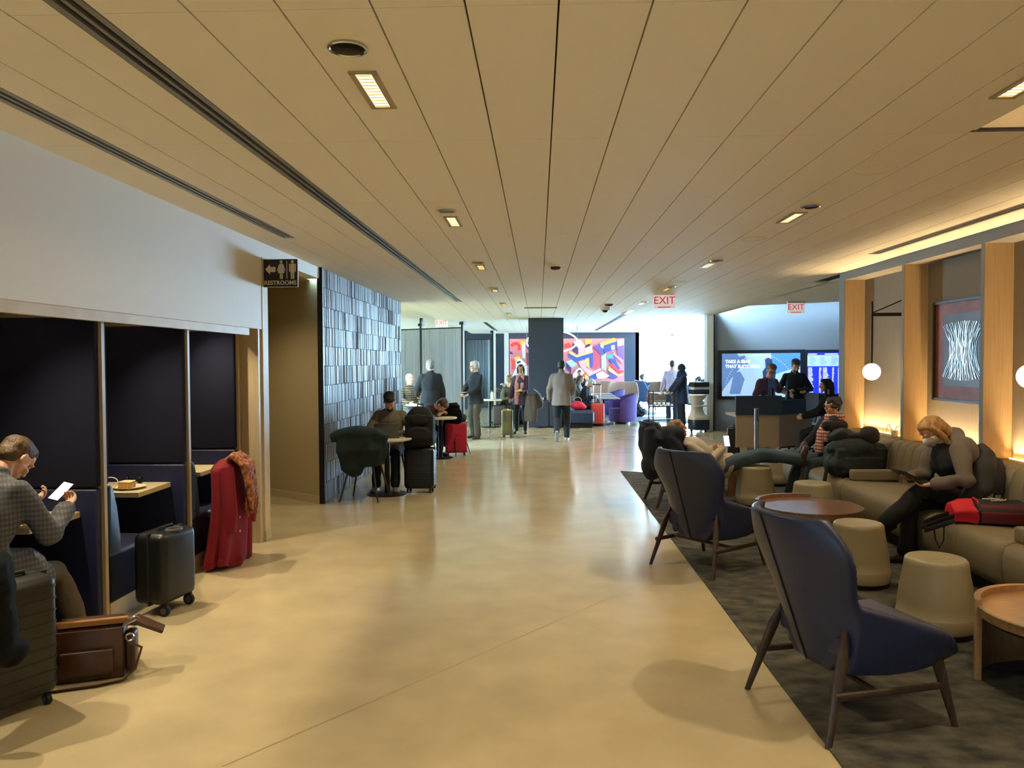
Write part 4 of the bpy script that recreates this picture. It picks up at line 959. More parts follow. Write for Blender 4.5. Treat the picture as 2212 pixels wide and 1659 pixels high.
# man holding a plate
t, J = person('person', 'grey-haired man in black pullover standing with a plate', (PY(1028,947,17.25).x,17.3,0), radians(222), 1.72,
  pose=dict(head=(-.35,-.05), hr=(.10,.30,1.02), hl=(-.14,.30,1.02), er=(.9,-.4,-.5), el=(-.9,-.4,-.5), nr=(0,0,1), nl=(0,0,1), curl=.4, fl=(-.13,.05,.085), fr=(.12,-.03,.085)),
  top=dict(mat=fab('black_pullover', (24,28,36)), off=.024, hem=-.16, collar=.03), legs=dict(mat=fab('brown_cargo', (74,66,56)), r3=.06, off=.02), shoes=(58,50,44), hair=dict(style='full', col=(172,170,166), beard=(168,164,160)), build=1.08)
glasses(t, J)
pl = thing('plate', 'white plate carried by the grey-haired man', 'plate', world_of(t, (-.02,.40,1.045)))
MB().lathe([(.05,0),(.055,.003),(.10,.014),(.103,.018),(.05,.006)], 28).build('dish', cream, pl)
# woman with pink scarf
t, J = person('person', 'woman in plum cardigan with long pink scarf beside a suitcase', (PY(1126,942,17.72).x,17.75,0), radians(-98), 1.58, female=True,
  pose=dict(head=(.05,-.15), hr=(.29,.06,.76), hl=(-.02,.26,1.02), el=(-.9,-.3,-.5), fl=(-.10,.0,.08), fr=(.11,.03,.08)),
  top=dict(name='cardigan', mat=fab('plum_knit', (70,44,62)), off=.026, hem=-.24, wz=.02), legs=dict(mat=fab('black_leggings', (20,22,28)), off=.006, r3=.036), hair=dict(style='bob', col=(20,16,18)), sk=SK_T)
pink = mat('pink_scarf', (170,116,108), .85, c2=(196,150,140), vs=16, bump=.3, bs=200)
mb = MB(); n0 = J['nkb']
mb.ring(n0+V((0,.01,0)), .075, .035, 20, 10); mb.tube([n0+V((.06,.08,-.02)), n0+V((.075,.155,-.25)), n0+V((.08,.15,-.5)), n0+V((.085,.13,-.68))], [.04,.055,.055,.05], 10, el=(1,.5)); mb.tube([n0+V((-.05,.08,-.02)), n0+V((-.05,.15,-.25)), n0+V((-.045,.15,-.34))], [.04,.05,.045], 10, el=(1,.5))
obj('scarf', wrinkle(remesh(mb,.011,2), .006,(16,16,6)), pink, t)
pl = thing('plate', 'flat plate of food balanced on the hand of the woman in pink scarf', 'plate', world_of(t, (-.03,.33,1.06))); MB().lathe([(.05,0),(.055,.003),(.12,.010),(.122,.014),(.05,.006)], 28).build('dish', cream, pl); MB().sph((.01,0,.03),(.045,.04,.026),12).build('food', ck, pl)
g = thing('folded_coat', 'brown coat hanging over the arm of the woman in pink scarf', 'coat', world_of(t, (-.24,.14,0)), t.rotation_euler.z); mb = MB()
mb.tube([(0,0,1.0),(-.02,.02,.8),(-.01,.02,.55),(.0,.02,.36)], [.10,.13,.14,.135], 14, el=(1.1,.6)); obj('coat_body', wrinkle(remesh(mb,.014,3), .014,(12,12,4)), fab('brown_coat', (84,76,66)), g)
g = thing('handbag', 'dark grey shoulder bag with pale strap on the woman in pink scarf', 'bag', world_of(t, (-.36,.06,0)), t.rotation_euler.z); mb = MB()
mb.sph((0,0,.84),(.12,.10,.17),16); mb.sph((-.02,0,.76),(.15,.10,.12),16); obj('bag_body', remesh(mb,.014,3), fab('charcoal_bag', (62,58,58)), g)
MB().tube([(.05,0,1.10),(-.02,.02,1.06),(-.10,.03,.98),(-.165,.03,.82),(-.14,.02,.68),(-.04,.01,.64)], .012, 8).build('strap', mat('pale_strap', (150,146,140), .5), g)
# walking man
t, J = person('person', 'man in grey quarter-zip sweater walking away past the column', (PY(1213,950,16.8).x,16.75,0), radians(88), 1.78,
  pose=dict(pel=(0,0,.94), lean=.03, head=(-.25,-.1), hl=(-.27,.14,.92), hr=(.22,.30,1.02), el=(-.35,-1,0), er=(.4,-1,-.2), fl=(-.10,-.30,.20), fr=(.11,.10,.085), kl=(0,1,.2), tl=(-.05,.35,-1), tr=(.12,1,0)),
  top=dict(name='sweater', mat=fab('grey_sweater', (120,112,108)), off=.03, hem=-.16, collar=.06, amp=.014), legs=dict(mat=fab('navy_joggers', (30,36,50)), off=.02, r3=.045), shoes=(150,150,152), hair=dict(style='short', col=(14,13,14)), sk=SK_D, build=1.08)
# people on the bench right of the column
t, J = person('person', 'woman with white curly hair seated reading near the coral suitcase', (PY(1256,870,20.9).x,20.9,0), radians(-20), 1.66, female=True,
  pose=dict(pel=(0,0,.57), lean=.2, bend=.2, head=(0,-.35), hr=(.05,.36,.78), hl=(-.12,.36,.78), fr=(.12,.42,.085), fl=(-.12,.42,.085), kr=UPK, kl=UPK), top=dict(mat=fab('black_knit', (26,28,36)), off=.022), hair=dict(style='curly', col=(206,198,186)), detail=False)
t, J = person('person', 'person with brown hair seated behind the white-haired woman', (PY(1246,850,22.2).x,22.2,0), radians(-10), 1.68, pose=dict(pel=(0,0,.57), lean=.1, head=(0,-.1), hr=(.1,.36,.78), hl=(-.12,.36,.78), fr=(.12,.42,.085), fl=(-.12,.42,.085), kr=UPK, kl=UPK), hair=dict(style='bob', col=(92,80,70)), detail=False, female=True)
t, J = person('person', 'man in black cap seated in front of the mural', (PY(1252,815,27.2).x,27.2,0), radians(-95), 1.75, pose=dict(pel=(0,0,.62), lean=.0, head=(.2,-.1), hr=(.1,.36,.78), hl=(-.12,.36,.78), fr=(.12,.42,.085), fl=(-.12,.42,.085), kr=UPK, kl=UPK), top=dict(mat=fab('black_jacket', (24,24,28)), off=.03), hair=dict(style='short', col=(24,24,28)), sk=SK_T, detail=False)
# seated couple by the buffet
t, J = person('person', 'man with brown hair seated at the table left of the column', (PY(1088,850,20.7).x,20.7,0), radians(-40), 1.74, pose=dict(pel=(0,0,.57), lean=.25, bend=.15, head=(0,-.35), hr=(.1,.40,.80), hl=(-.12,.40,.80), fr=(.12,.42,.085), fl=(-.12,.42,.085), kr=UPK, kl=UPK), top=dict(mat=fab('olive_shirt', (88,86,72)), off=.02), hair=dict(style='short', col=(88,58,42)), detail=False)
t, J = person('person', 'woman with tawny hair seated behind the woman in pink scarf', (PY(1106,845,21.6).x,21.6,0), radians(200), 1.66, female=True, pose=dict(pel=(0,0,.60), lean=.05, head=(0,-.1), hr=(.1,.40,.95), hl=(-.12,.30,1.1), fr=(.12,.42,.085), fl=(-.12,.42,.085), kr=UPK, kl=UPK), top=dict(mat=fab('grey_pattern', (140,134,126), var=.3, vs=40), off=.02), hair=dict(style='bob', col=(150,112,72)), detail=False)
# window side
t, J = person('person', 'man in pale lilac shirt standing at the trolley facing the window', (PY(1452,900,21.6).x,21.6,0), radians(80), 1.74,
  pose=dict(head=(.1,0), hl=(-.32,.14,.86), hr=(.28,.1,.86)), top=dict(mat=fab('lilac_shirt', (178,168,192)), off=.022, hem=-.06, collar=.02), legs=dict(mat=fab('navy_slacks', (28,36,56)), off=.016), hair=dict(style='short', col=(40,36,40)), sk=SK_T)
t, J = person('person', 'woman in navy headscarf and coat holding a tray', (PY(1474,928,19.3).x,19.35,0), radians(190), 1.50, female=True,
  pose=dict(head=(.05,-.1), hr=(.12,.36,.86), hl=(-.12,.36,.86), er=(.8,-.5,-.5), el=(-.8,-.5,-.5), nr=(0,0,1), nl=(0,0,1)), top=dict(name='coat', mat=fab('navy_coat', (26,38,66)), off=.032, hem=-.34, wz=.03), legs=dict(mat=fab('black_slacks', (20,24,34)), off=.02, r3=.06), hair=dict(style='short', col=(26,36,62)), sk=SK_T)
mb = MB(); mb.sph(J['hp']((0,-.025,.02)), (.10,.11,.115), 18, J['HM']); mb.tube([J['hp']((0,-.02,-.08)), J['nkb']-V((0,0,.06))], [.10,.15], 16)
mb2 = remesh(mb,.012,3); obj('headscarf', mb2, fab('navy_coat', (26,38,66)), t)
g = thing('serving_tray', 'tray of food held by the woman in the headscarf', 'tray', world_of(t, (0,.46,.90)), t.rotation_euler.z); MB().box(-.17,.17,-.10,.12,0,.012).build('tray_base', greyplastic, g, bevel=(.004,1)); MB().sph((.05,0,.03),(.05,.05,.03),12).build('food', ck, g); MB().lathe([(.03,.012),(.036,.07)], 16, (-.08,0,0)).build('cup', cream, g)
t, J = person('person', 'man lounging in an armchair with one arm out before the window', (PY(1402,860,27.5).x,27.5,0), radians(5), 1.76, pose=dict(pel=(0,0,.50), lean=-.35, head=(0,0), hr=(.25,.75,1.02), hl=(-.1,.3,.62), fr=(.1,.75,.45), fl=(-.1,.8,.5), kr=(0,.1,1), kl=(0,.1,1)), top=dict(mat=fab('blue_tee', (46,66,96)), off=.02), legs=dict(mat=fab('blue_jeans', (52,78,112))), hair=dict(style='short', col=(60,56,60)), detail=False)
t, J = person('person', 'person in blue top bent over a far table by the window', (PY(1482,835,24.5).x,24.5,0), radians(-30), 1.72, pose=dict(pel=(0,0,.60), lean=.3, bend=.3, head=(0,-.4), hr=(.1,.42,.80), hl=(-.12,.42,.80), fr=(.12,.42,.085), fl=(-.12,.42,.085), kr=UPK, kl=UPK), top=dict(mat=fab('blue_grey_top', (76,98,128)), off=.02), hair=dict(style='full', col=(52,50,56)), detail=False)
t, J = person('person', 'person in pale top eating beside the serving robot', (PY(1493,850,22.2).x,22.2,0), radians(20), 1.70, pose=dict(pel=(0,0,.58), lean=.35, bend=.3, head=(0,-.3), hr=(.1,.42,.80), hl=(-.12,.42,.84), fr=(.12,.42,.085), fl=(-.12,.42,.085), kr=UPK, kl=UPK), top=dict(mat=fab('cream_top', (176,166,150)), off=.02), hair=dict(style='full', col=(36,36,44)), detail=False)
# reception
t, J = person('person', 'man in maroon shirt and glasses standing at the reception desk', (PY(1645,820,14.45).x,14.45,0), radians(-60), 1.74,
  pose=dict(pel=(0,0,.90), lean=.18, bend=.2, head=(-.55,.0), hl=(-.40,.30,1.10), hr=(.20,.40,1.08), fl=(-.12,-.12,.085), fr=(.14,-.06,.085)), top=dict(mat=fab('maroon_polo', (96,58,66)), off=.022, sleeve=.9, collar=.02), hair=dict(style='full', col=(112,98,84)), build=1.12)
glasses(t, J)
t, J = person('person', 'man in black quarter-zip looking at his phone before the screen', (PY(1716,830,15.6).x,15.6,0), radians(-100), 1.78,
  pose=dict(head=(.12,-.5), hr=(.16,.30,1.14), hl=(-.16,.28,1.12), er=(.8,-.5,-.6), el=(-.8,-.5,-.6), nr=(-.6,.2,.7), nl=(.6,.2,.7)), top=dict(name='sweater', mat=fab('black_zip', (26,30,40)), off=.024, hem=-.12, collar=.05), hair=dict(style='full', col=(44,32,28), beard=(66,48,40)), sk=SK_P)
mb = MB(); mb.prismy([(-.018,0),(.018,0),(0,-.07)], -.004, .004); o = mb.build('white_collar', white_paint, t); o.location = J['nkb']+V((0,.092,.02)); o.rotation_euler = (.25,0,0)
phone('phone held by the man in black quarter-zip', world_of(t, (-.06,.40,1.18)), V((0,-.3,1)), V((1,.2,0)), False)
t, J = person('person', 'dark-haired woman in shadow seated behind the office chair', (PY(1792,860,12.9).x,12.9,0), radians(160), 1.70, female=True, pose=dict(pel=(0,0,.64), lean=.05, head=(0,0), hl=(-.15,.4,.80), hr=(.1,.4,.80), fr=(.12,.42,.085), fl=(-.12,.42,.085), kr=UPK, kl=UPK), top=dict(name='jacket', mat=fab('black_jacket', (24,24,28)), off=.03), hair=dict(style='long', col=(20,18,22)))
# man with plaid scarf on the sofa
t, J = person('person', 'young man with glasses and plaid scarf resting his head on his hand', (3.57,9.5,.0), radians(202), 1.62,
  pose=dict(pel=(0,0,.54), lean=-.18, side=-.12, bend=.22, head=(-.10,-.05), hl_h=(-.085,.035,-.15), hr=(.17,.28,.64), el=(-.8,-.1,-.8), er=(.6,-.8,-.2), fr=(.12,.50,.09), fl=(-.14,.42,.09), kr=UPK, kl=UPK, nl=(.6,-.4,.3), nr=(-.6,.2,-.7), curl=.8),
  top=dict(name='jacket', mat=fab('black_wool', (20,22,28)), off=.028, hem=-.08, collar=.03, sleeve=1.9), legs=dict(mat=fab('slate_jeans', (58,72,80)), off=.014), shoes=(46,42,44), hair=dict(style='curly', col=(34,24,26)), sk=SK_L, vox=.011)
glasses(t, J)
tartan = plaid('tartan_scarf', (208,186,164), (176,58,52), (60,40,48), .04); n0 = J['nkb']; mb = MB()
mb.ring(n0+J['up2']*.01, .082, .042, 20, 10); fw_ = J['fw2']
mb.tube([n0+fw_*.09+V((.03,0,-.03)), n0+fw_*.165+V((.04,0,-.18)), n0+fw_*.17+V((.05,0,-.34)), n0+fw_*.17+V((.055,0,-.42))], [.05,.07,.075,.07], 12, el=(1,.5)); mb.tube([n0+fw_*.09+V((-.04,0,-.03)), n0+fw_*.15+V((-.04,0,-.16)), n0+fw_*.16+V((-.03,0,-.28))], [.045,.055,.05], 12, el=(1,.5))
obj('scarf', wrinkle(remesh(mb,.010,2), .008,(14,14,7)), tartan, t)
# reclining man in jeans
t, J = person('person', 'man in jeans reclining in a wing chair with feet on a stool', (1.72,9.28,0), radians(2), 1.80,
  pose=dict(pel=(0,.48,.49), lean=-1.3, bend=.32, head=(-.15,-.55), hr=(.10,.44,.66), hl=(-.12,.42,.66), er=(.8,-.2,-.6), el=(-.8,-.2,-.6), fr=(.10,1.365,.55), fl=(-.02,1.385,.58), kr=(.1,.1,1), kl=(-.1,.1,1), tr=(.25,.15,1), tl=(.1,.25,1)),
  top=dict(mat=fab('pale_shirt', (198,186,170)), off=.02, collar=.02), legs=dict(mat=fab('faded_jeans', (70,92,108)), off=.016, r3=.06), shoes=(92,62,50), hair=dict(style='short', col=(150,124,104)), sk=SK_L, vox=.012)
phone('phone in the hand of the reclining man', world_of(t, (-.02,.55,.76)), V((0,-.8,.5)), V((0,.4,.8)))
# masked woman
t, J = person('person', 'blonde woman in white face mask reading a tablet on the sofa', (3.60,6.62,0), radians(188), 1.68, female=True,
  pose=dict(pel=(0,0,.56), lean=.10, bend=.30, head=(-.05,-.42), hr=(.10,.40,.72), hl=(-.14,.36,.70), el=(-.8,-.5,-.3), er=(.6,-.8,-.3), fr=(.05,.46,.09), fl=(.02,.66,.36), kr=UPK, kl=(-.1,.3,1), tl=(0,1,-.5), nr=(-.3,.2,.8), nl=(.3,.2,.8), curl=.5),
  top=dict(mat=fab('black_sweater', (24,25,28)), off=.022, hem=-.06), legs=dict(mat=fab('black_trousers', (22,22,24)), off=.018, r3=.062), hair=dict(style='long', col=(176,136,84)), sk=SK_P, vox=.011)
h = J['hp']; mask = MB(); mask.loft([[h(p) for p in ring] for ring in (
  [(-.068,.035,-.02),(-.03,.098,.0),(0,.118,.004),(.03,.098,.0),(.068,.035,-.02)], [(-.070,.035,-.045),(-.034,.115,-.03),(0,.150,-.035),(.034,.115,-.03),(.070,.035,-.045)], [(-.066,.03,-.08),(-.03,.09,-.105),(0,.115,-.11),(.03,.09,-.105),(.066,.03,-.08)])], cap=False, closed=False)
mo = mask.build('face_mask', mat('mask_white', (226,224,214), .8), t, 60); md = mo.modifiers.new('s','SOLIDIFY'); md.thickness = .004
gh = fab('grey_hoodie', (108,98,88)); mb = MB(); s_ = J['s']
for a, b, c in ((J['shl'],J['ell'],J['hl']),(J['shr'],J['elr'],J['hr'])): capsule(mb, [a, b, b.lerp(c,.9)], [.080,.074,.058])
capsule(mb, [J['shl']-J['fw2']*.03, J['nkb']-J['fw2']*.09, J['shr']-J['fw2']*.03], [.075,.085,.075]); capsule(mb, [J['shl']-J['fw2']*.06, J['waist']-J['fw2']*.07-J['rt']*.11, J['pel']-J['fw2']*.05-J['rt']*.12], [.09,.09,.09])
obj('hooded_cardigan', wrinkle(remesh(mb,.011,3), .011,(12,12,8)), gh, t)
g = thing('dark_jacket', 'charcoal jacket with luggage tags over the masked woman\'s shoulder', 'jacket', world_of(t, (-.19,-.06,0)), t.rotation_euler.z); mb = MB()
mb.tube([(.10,-.0,.99),(.02,.0,.92),(-.03,.04,.80),(-.05,.08,.66),(-.03,.14,.54)], [.06,.085,.105,.11,.09], 16, el=(1.0,1.2)); mb.tube([(.02,-.08,.9),(-.06,-.06,.74),(-.08,.0,.56)], [.07,.08,.07], 12); obj('jacket_body', wrinkle(remesh(mb,.012,3), .022,(9,9,8)), fab('charcoal', (52,50,48)), g)
for k, x in enumerate((.02,-.05)):
    MB().boxc((-.165,.06+x,.62-.02*k),(.004,.05,.075)).build('luggage_tag', mat('tag_grey', (170,168,160) if k == 0 else (120,120,120), .5), g); MB().tube([(-.165,.06+x,.66-.02*k),(-.15,.07+x*.5,.74),(-.12,.07,.82)], .003, 5).build('tag_string', greyplastic, g)
g = thing('tablet', 'tablet held by the masked woman', 'tablet', world_of(t, (0,.52,.765))); M3 = Matrix.Rotation(radians(188)-pi/2,3,'Z') @ Matrix.Rotation(radians(28),3,'X'); MB().boxc((0,0,0),(.24,.17,.010),M=M3).build('case', black_metal, g, bevel=(.003,1)); MB().boxc(M3 @ V((0,0,.0056)),(.22,.15,.001),M=M3).build('screen', mat('tablet_screen', (120,126,140), .2, emit=.3), g)
# ---------------------------------------------------------------- far hall
# mural of interlocking blocks
YM = 30.56
mu = thing('mural', 'colourful mural of interlocking geometric blocks on the far wall', 'mural', (0, YM, 0))
def mp(u, v): p = PY(1080+u/6.38, 700+v/6.38, YM); return (p.x, p.z)
x0, z1 = mp(130,205); x1, z0 = mp(1712,900)
MB().box(x0, x1, -.02, .03, z0, z1).build('canvas', mat('mural_pink', (196,118,122), .6), mu)
SH = [((255,176,60),(290,230,350,240,345,300,280,285)),((226,60,50),(140,290,180,250,245,245,285,290,285,360,245,360,245,300,215,290,165,320)),((46,40,84),(140,370,190,410,140,415)),((190,206,208),(300,290,350,260,350,480,310,470)),((232,190,90),(190,460,275,440,275,500,215,510)),((224,70,60),(145,480,185,490,210,560,200,620,170,625,165,540)),((236,210,208),(215,520,280,470,370,560,220,610)),((50,48,90),(230,520,280,505,290,525,240,550)),((216,226,226),(210,620,370,570,370,760,150,760)),((58,62,140),(350,240,395,250,395,360,370,330)),((130,50,70),(365,390,395,400,395,580,375,560)),
((218,60,62),(890,280,950,255,1000,320,950,330,890,330)),((62,54,96),(1000,260,1075,330,1075,420,1000,370)),((198,214,212),(1010,250,1100,220,1170,290,1080,330)),((232,160,156),(1080,330,1170,290,1170,390,1080,420)),((255,178,62),(1175,215,1270,215,1245,270,1175,285)),((48,40,70),(1175,300,1245,270,1240,305,1175,330)),((236,184,156),(1175,330,1270,290,1270,360,1175,390)),((230,200,130),(960,370,1050,430,1280,360,1280,390,1060,460,950,400)),((52,84,160),(945,410,1060,465,1280,395,1285,600,1250,600,1250,450,1040,520,945,450)),((206,70,90),(1280,330,1365,420,1365,560,1330,620,1250,600,1285,560)),((226,190,110),(1175,480,1220,470,1235,610,1190,580)),((60,80,150),(1245,470,1280,460,1270,600,1240,590)),((236,160,156),(1080,520,1175,490,1190,600,1280,650,1390,600,1390,640,1230,720,1110,590)),((170,206,206),(910,520,985,490,1065,560,985,600)),((56,50,96),(905,530,980,605,980,680,915,600)),((240,220,190),(1000,700,1060,620,1110,600,1165,670,1100,740,1010,730)),((220,60,60),(1140,690,1165,670,1175,720,1150,735)),((250,210,70),(1170,690,1220,720,1220,760,1170,760)),((48,76,170),(1225,730,1320,680,1330,760,1225,760)),((92,74,130),(1285,310,1380,270,1440,420,1380,420)),((248,180,70),(1385,260,1570,190,1605,235,1425,295)),((200,220,214),(1385,260,1425,295,1425,345,1385,310)),((60,70,150),(1425,295,1605,235,1605,340,1440,400,1425,345)),((230,190,180),(1530,300,1575,285,1580,345,1535,355)),((230,150,140),(1610,220,1705,210,1705,290,1620,310)),((120,84,140),(1610,320,1705,295,1705,520,1620,430)),((178,204,210),(1395,440,1460,400,1460,640,1400,620)),((80,140,150),(1470,430,1560,400,1555,480,1470,470)),((56,76,150),(1500,500,1580,470,1620,560,1660,620,1600,620,1540,540)),((216,60,70),(1510,560,1560,540,1640,640,1700,640,1700,670,1630,690)),((246,200,120),(1500,580,1630,695,1700,670,1690,700,1630,725,1490,640)),((240,226,190),(1320,690,1400,650,1480,700,1540,700,1430,755,1340,750)),((222,130,140),(1560,390,1700,500,1680,540,1560,420)),((86,70,130),(1500,650,1620,725,1580,755,1500,740))]
for k, (c, q) in enumerate(SH):
    poly = [mp(q[i], q[i+1]) for i in range(0, len(q), 2)]; y = -.022-.0012*k
    MB().prismy(poly, y, -.018).build('painted_shape', mat('mural_%d_%d_%d' % c, c, .6), mu, 0)
area('mural_wash', (1.4, 30.2, CEIL-.12), (0,.55,-1), (5,.1), 14, (1,.75,.42))
# fluted glass partitions
flute = mat('fluted_glass', (228,238,234), .35, trans=.75, ior=1.4, var=.3, vs=16, stretch=(1,1,.03)); smoky = mat('smoked_flutes', (70,78,82), .25, .3, var=.3, vs=14, stretch=(1,1,.03))
def partition(name, label, a, b, ztop, m, posts, z0=.10):
    a, b = V(a), V(b); d = (b-a); Lg = d.length; t = thing(name, label, 'partition', (a.x, a.y, 0), atan2(d.y, d.x))
    n = int(Lg/.012); ps = []; rr = random.Random(2); cuts = [0]+[p*Lg for p in posts if 0 < p < 1]+[Lg]
    for c0_, c1_ in zip(cuts, cuts[1:]):
        n = int((c1_-c0_)/.014); f_, bk = [], []
        for k in range(n+1):
            x = c0_+.02+(c1_-c0_-.04)*k/n; d_ = .012*(k % 2)+rr.uniform(0,.004); f_.append((x, -.004-d_)); bk.append((x, .006+d_*.5))
        MB().prism(f_+bk[::-1], z0, ztop).build('glass_pane', m, t, 0)
    MB().box(0, Lg, -.025, .025, ztop, ztop+.035).build('top_rail', black_metal, t); MB().box(0, Lg, -.025, .025, z0-.04, z0).build('bottom_rail', black_metal, t)
    for p in posts:
        po = MB().box(p*Lg-.035, p*Lg+.035, -.035, .035, 0, 3.04 if ztop > 2.6 else 2.88).build('post', black_metal, t); MB().box(p*Lg-.075, p*Lg+.075, -.06, .06, 2.80, 2.88).box(p*Lg-.06, p*Lg+.06, -.06, .06, 0, .02).build('post_collar', black_metal, po)
pa, pb = PY(845,800,23.2), PY(1000,800,21.75)
partition('glass_partition', 'tall fluted glass partition with black posts left of the hall', (pa.x,23.2), (pb.x,21.75), 2.70, flute, [.44, 1.0])
pa, pb = PY(1003,800,28.2), PY(1066,800,28.0)
partition('glass_partition', 'dark smoked fluted screen behind the buffet', (pa.x,28.2), (pb.x,28.0), 2.55, smoky, [0.05, .98])
p = PY(1068.5,800,27.6); tag(MB().box(p.x-.035,p.x+.035,27.55,27.65,0,CEIL).build('lit_corner_edge', mat('lit_edge_white', (232,236,236), .4)), 'slim white strip standing in for the window-lit wall corner by the smoked fluted screen', 'pole')  # bright white post stands in for a wall corner lit by the window
# ring pendant
c = PY(1192,739,24.3); t = thing('ring_pendant', 'glowing white hoop pendant behind the navy column', 'pendant light', c)
MB().ring((0,0,0), .80, .018, 48, 8, Matrix.Rotation(radians(-24),3,'X')).build('hoop', mat('hoop_glow', (255,246,230), .4, emit=5), t)
for s in (-1,1): MB().cyl((s*.8,0,0),(s*.8,0,CEIL-c.z), .006, n=6).build('cable', black_metal, t)
# waste cabinet
wb = mat('waste_navy', (46,52,64), .5); pz = PY(1160,857,20.1).z
for k, (u0, u1) in enumerate(((1158,1185.5),(1186.5,1214),(1120,1157))):
    a, b = PY(u0,900,20.05).x, PY(u1,900,20.05).x
    if k < 2:
        t = thing('waste_cabinet', ('navy waste cabinet with WASTE lettering below the column', 'plain navy waste cabinet behind the walking man')[k], 'bin', (a, 20.04, 0)); w = b-a
        MB().box(0,w,0,.20,.03,pz).build('body', wb, t, bevel=(.006,1)); MB().box(.01,w-.01,-.006,0,.06,pz-.12).build('door', wb, t); MB().box(.04,w-.04,-.004,0,pz-.1,pz-.02).build('opening', black_metal, t); MB().box(.02,w-.02,.02,.18,0,.03).build('plinth', black_metal, t)
        if k == 0: text('lettering', 'WASTE', .065, (.10,-.008,pz-.05), (pi/2,0,0), mat('letter_white', (235,235,235), .5, emit=.4), t, bold=.002); MB().boxc((w-.035,-.008,pz-.05),(.03,.003,.045)).build('pictogram', MATS['letter_white'], t)
# upholstered benches and cafe furniture
nb = mat('bench_navy', (34,46,72), .5); purple = mat('purple_wool', (84,62,124), .85, bump=.2, bs=400); tanw = mat('tan_wool', (168,138,124), .85, bump=.2, bs=400)
def bench2(label, x0, x1, y0, y1, h=.45):
    t = thing('upholstered_bench', label, 'bench', (x0, y0, 0)); L_ = x1-x0
    MB().box(.02,L_-.06,.02,y1-y0-.02,0,.10).build('plinth', black_metal, t); MB().box(0,L_,0,y1-y0,.10,h).build('cushion', nb, t, bevel=(.08,5)); return t
bench2('navy upholstered bench end right of the column', PY(1225,900,20.0).x, PY(1284,900,20.0).x, 19.98, 21.4)
bench2('blue upholstered bench behind the woman in pink scarf', PY(1112,900,20.6).x, PY(1139,900,20.6).x, 20.55, 21.3, .50)
def tub_chair(label, x, y, rz, m=purple):
    t = thing('tub_chair', label, 'armchair', (x, y, 0), rz, 'purple tub chairs')      # front is local +Y
    pts = []
    def wall(r0, r1, h0, h1, a0, a1, nm_):
        n = 20; mb = MB(); rings = []
        for k in range(n+1):
            a = a0+(a1-a0)*k/n; f = abs(2*k/n-1); hh = h1-(h1-h0)*f**2
            rings.append([(r0*cos(a), r0*sin(a), .10), (r1*cos(a), r1*sin(a), .06), (r1*1.06*cos(a), r1*1.06*sin(a), hh), (r0*1.1*cos(a), r0*1.1*sin(a), hh)])
        mb.loft(rings); mb.build(nm_, m, t, 50, bevel=(.015,2))
    wall(.33, .42, .62, .84, radians(160), radians(380), 'back_shell')
    MB().lathe([(.30,.06),(.345,.10),(.35,.40),(.32,.43),(.01,.44)], 28, cap=False).build('seat', m, t, 50)
    MB().lathe([(.24,0),(.24,.06)], 24).build('plinth', black_metal, t); return t
for k, (u, v, rz, lab) in enumerate([(1350,917,100,'nearest purple tub chair at the end of the table row'),(1322,898,95,'second purple tub chair partly behind the nearest one'),(1308,884,250,'purple tub chair with its back to the hall'),(1338,878,250,'farthest purple tub chair by the tan wing chairs')]):
    p = G(u, v); tub_chair(lab, p.x-.06*(k == 0), p.y+.38, radians(rz))
def cafe_table(label, x, y, r=.32, square=None, h=.74, top=None, cat='table'):
    t = thing('cafe_table', label, cat, (x, y, 0), 0, 'cafe tables')
    tm = top or mat('table_cream', (206,198,178), .4)
    if square: MB().box(-square[0]/2,square[0]/2,-square[1]/2,square[1]/2,h-.03,h).build('table_top', tm, t, bevel=(.006,1))
    else: MB().lathe([(r-.01,h-.03),(r,h-.02),(r,h-.006),(r-.006,h),(.001,h)], 40, cap=False).build('table_top', tm, t)
    MB().cyl((0,0,.015),(0,0,h-.03), .035, n=16).build('pedestal', black_metal, t); MB().lathe([(r*.8,0),(r*.8,.008),(.05,.02)], 32).build('base', black_metal, t); return t
cafe_table('round cafe table holding the laptop', TB.x, TB.y, .33)
cafe_table('round cafe table under the man in maroon sweater', -1.78, 13.75, .30)
cafe_table('round cafe table beside the elderly man in plaid', PY(905,860,17.0).x, 16.9, .28, h=.80)
cafe_table('dark dining table left of the silver suitcase', PY(1058,880,20.3).x, 20.3, square=(.66,.6))
for k, (u, y) in enumerate(((1304,21.05),(1298,22.2),(1292,23.8))): cafe_table(f'{NTH[k]} rectangular table in the row by the purple chairs', PY(u,880,y).x, y, square=(.85,.62), top=mat('table_grey', (150,150,156), .35))
shell_m = mat('chair_shell', (40,38,38), .5)
def cafe_chair(label, x, y, rz, arms=True):
    t = thing('cafe_chair', label, 'chair', (x, y, 0), rz, 'dark cafe chairs')         # front is local +Y
    mb = MB(); mb.lathe([(.01,.43),(.22,.44),(.235,.46),(.22,.475),(.01,.465)], 24, cap=False); rings = []
    for k in range(17):
        a = radians(180+180*k/16); hh = .62+.14*sin(pi*k/16)**.7; rings.append([(.23*cos(a),.21*sin(a),.45),(.26*cos(a),.24*sin(a),.45),(.285*cos(a),.28*sin(a),hh),(.262*cos(a),.255*sin(a),hh)])
    mb.loft(rings); obj('seat_shell', remesh(mb,.012,3), shell_m, t)
    for sx in (-1,1):
        for sy in (-1,1): MB().tube([(sx*.15,sy*.13,.45),(sx*.25,sy*.23,0)], [.016,.009], 8).build('leg', dark_wood, t)
    return t
cafe_chair('dark cafe chair with a black coat over its back by the tiled wall', -2.2, 9.58, radians(-8))
cafe_chair('dark cafe chair under the laptop man', -2.07, 10.68, radians(186))
cafe_chair('dark cafe chair under the man in maroon sweater', -2.24, 14.20, radians(-120))
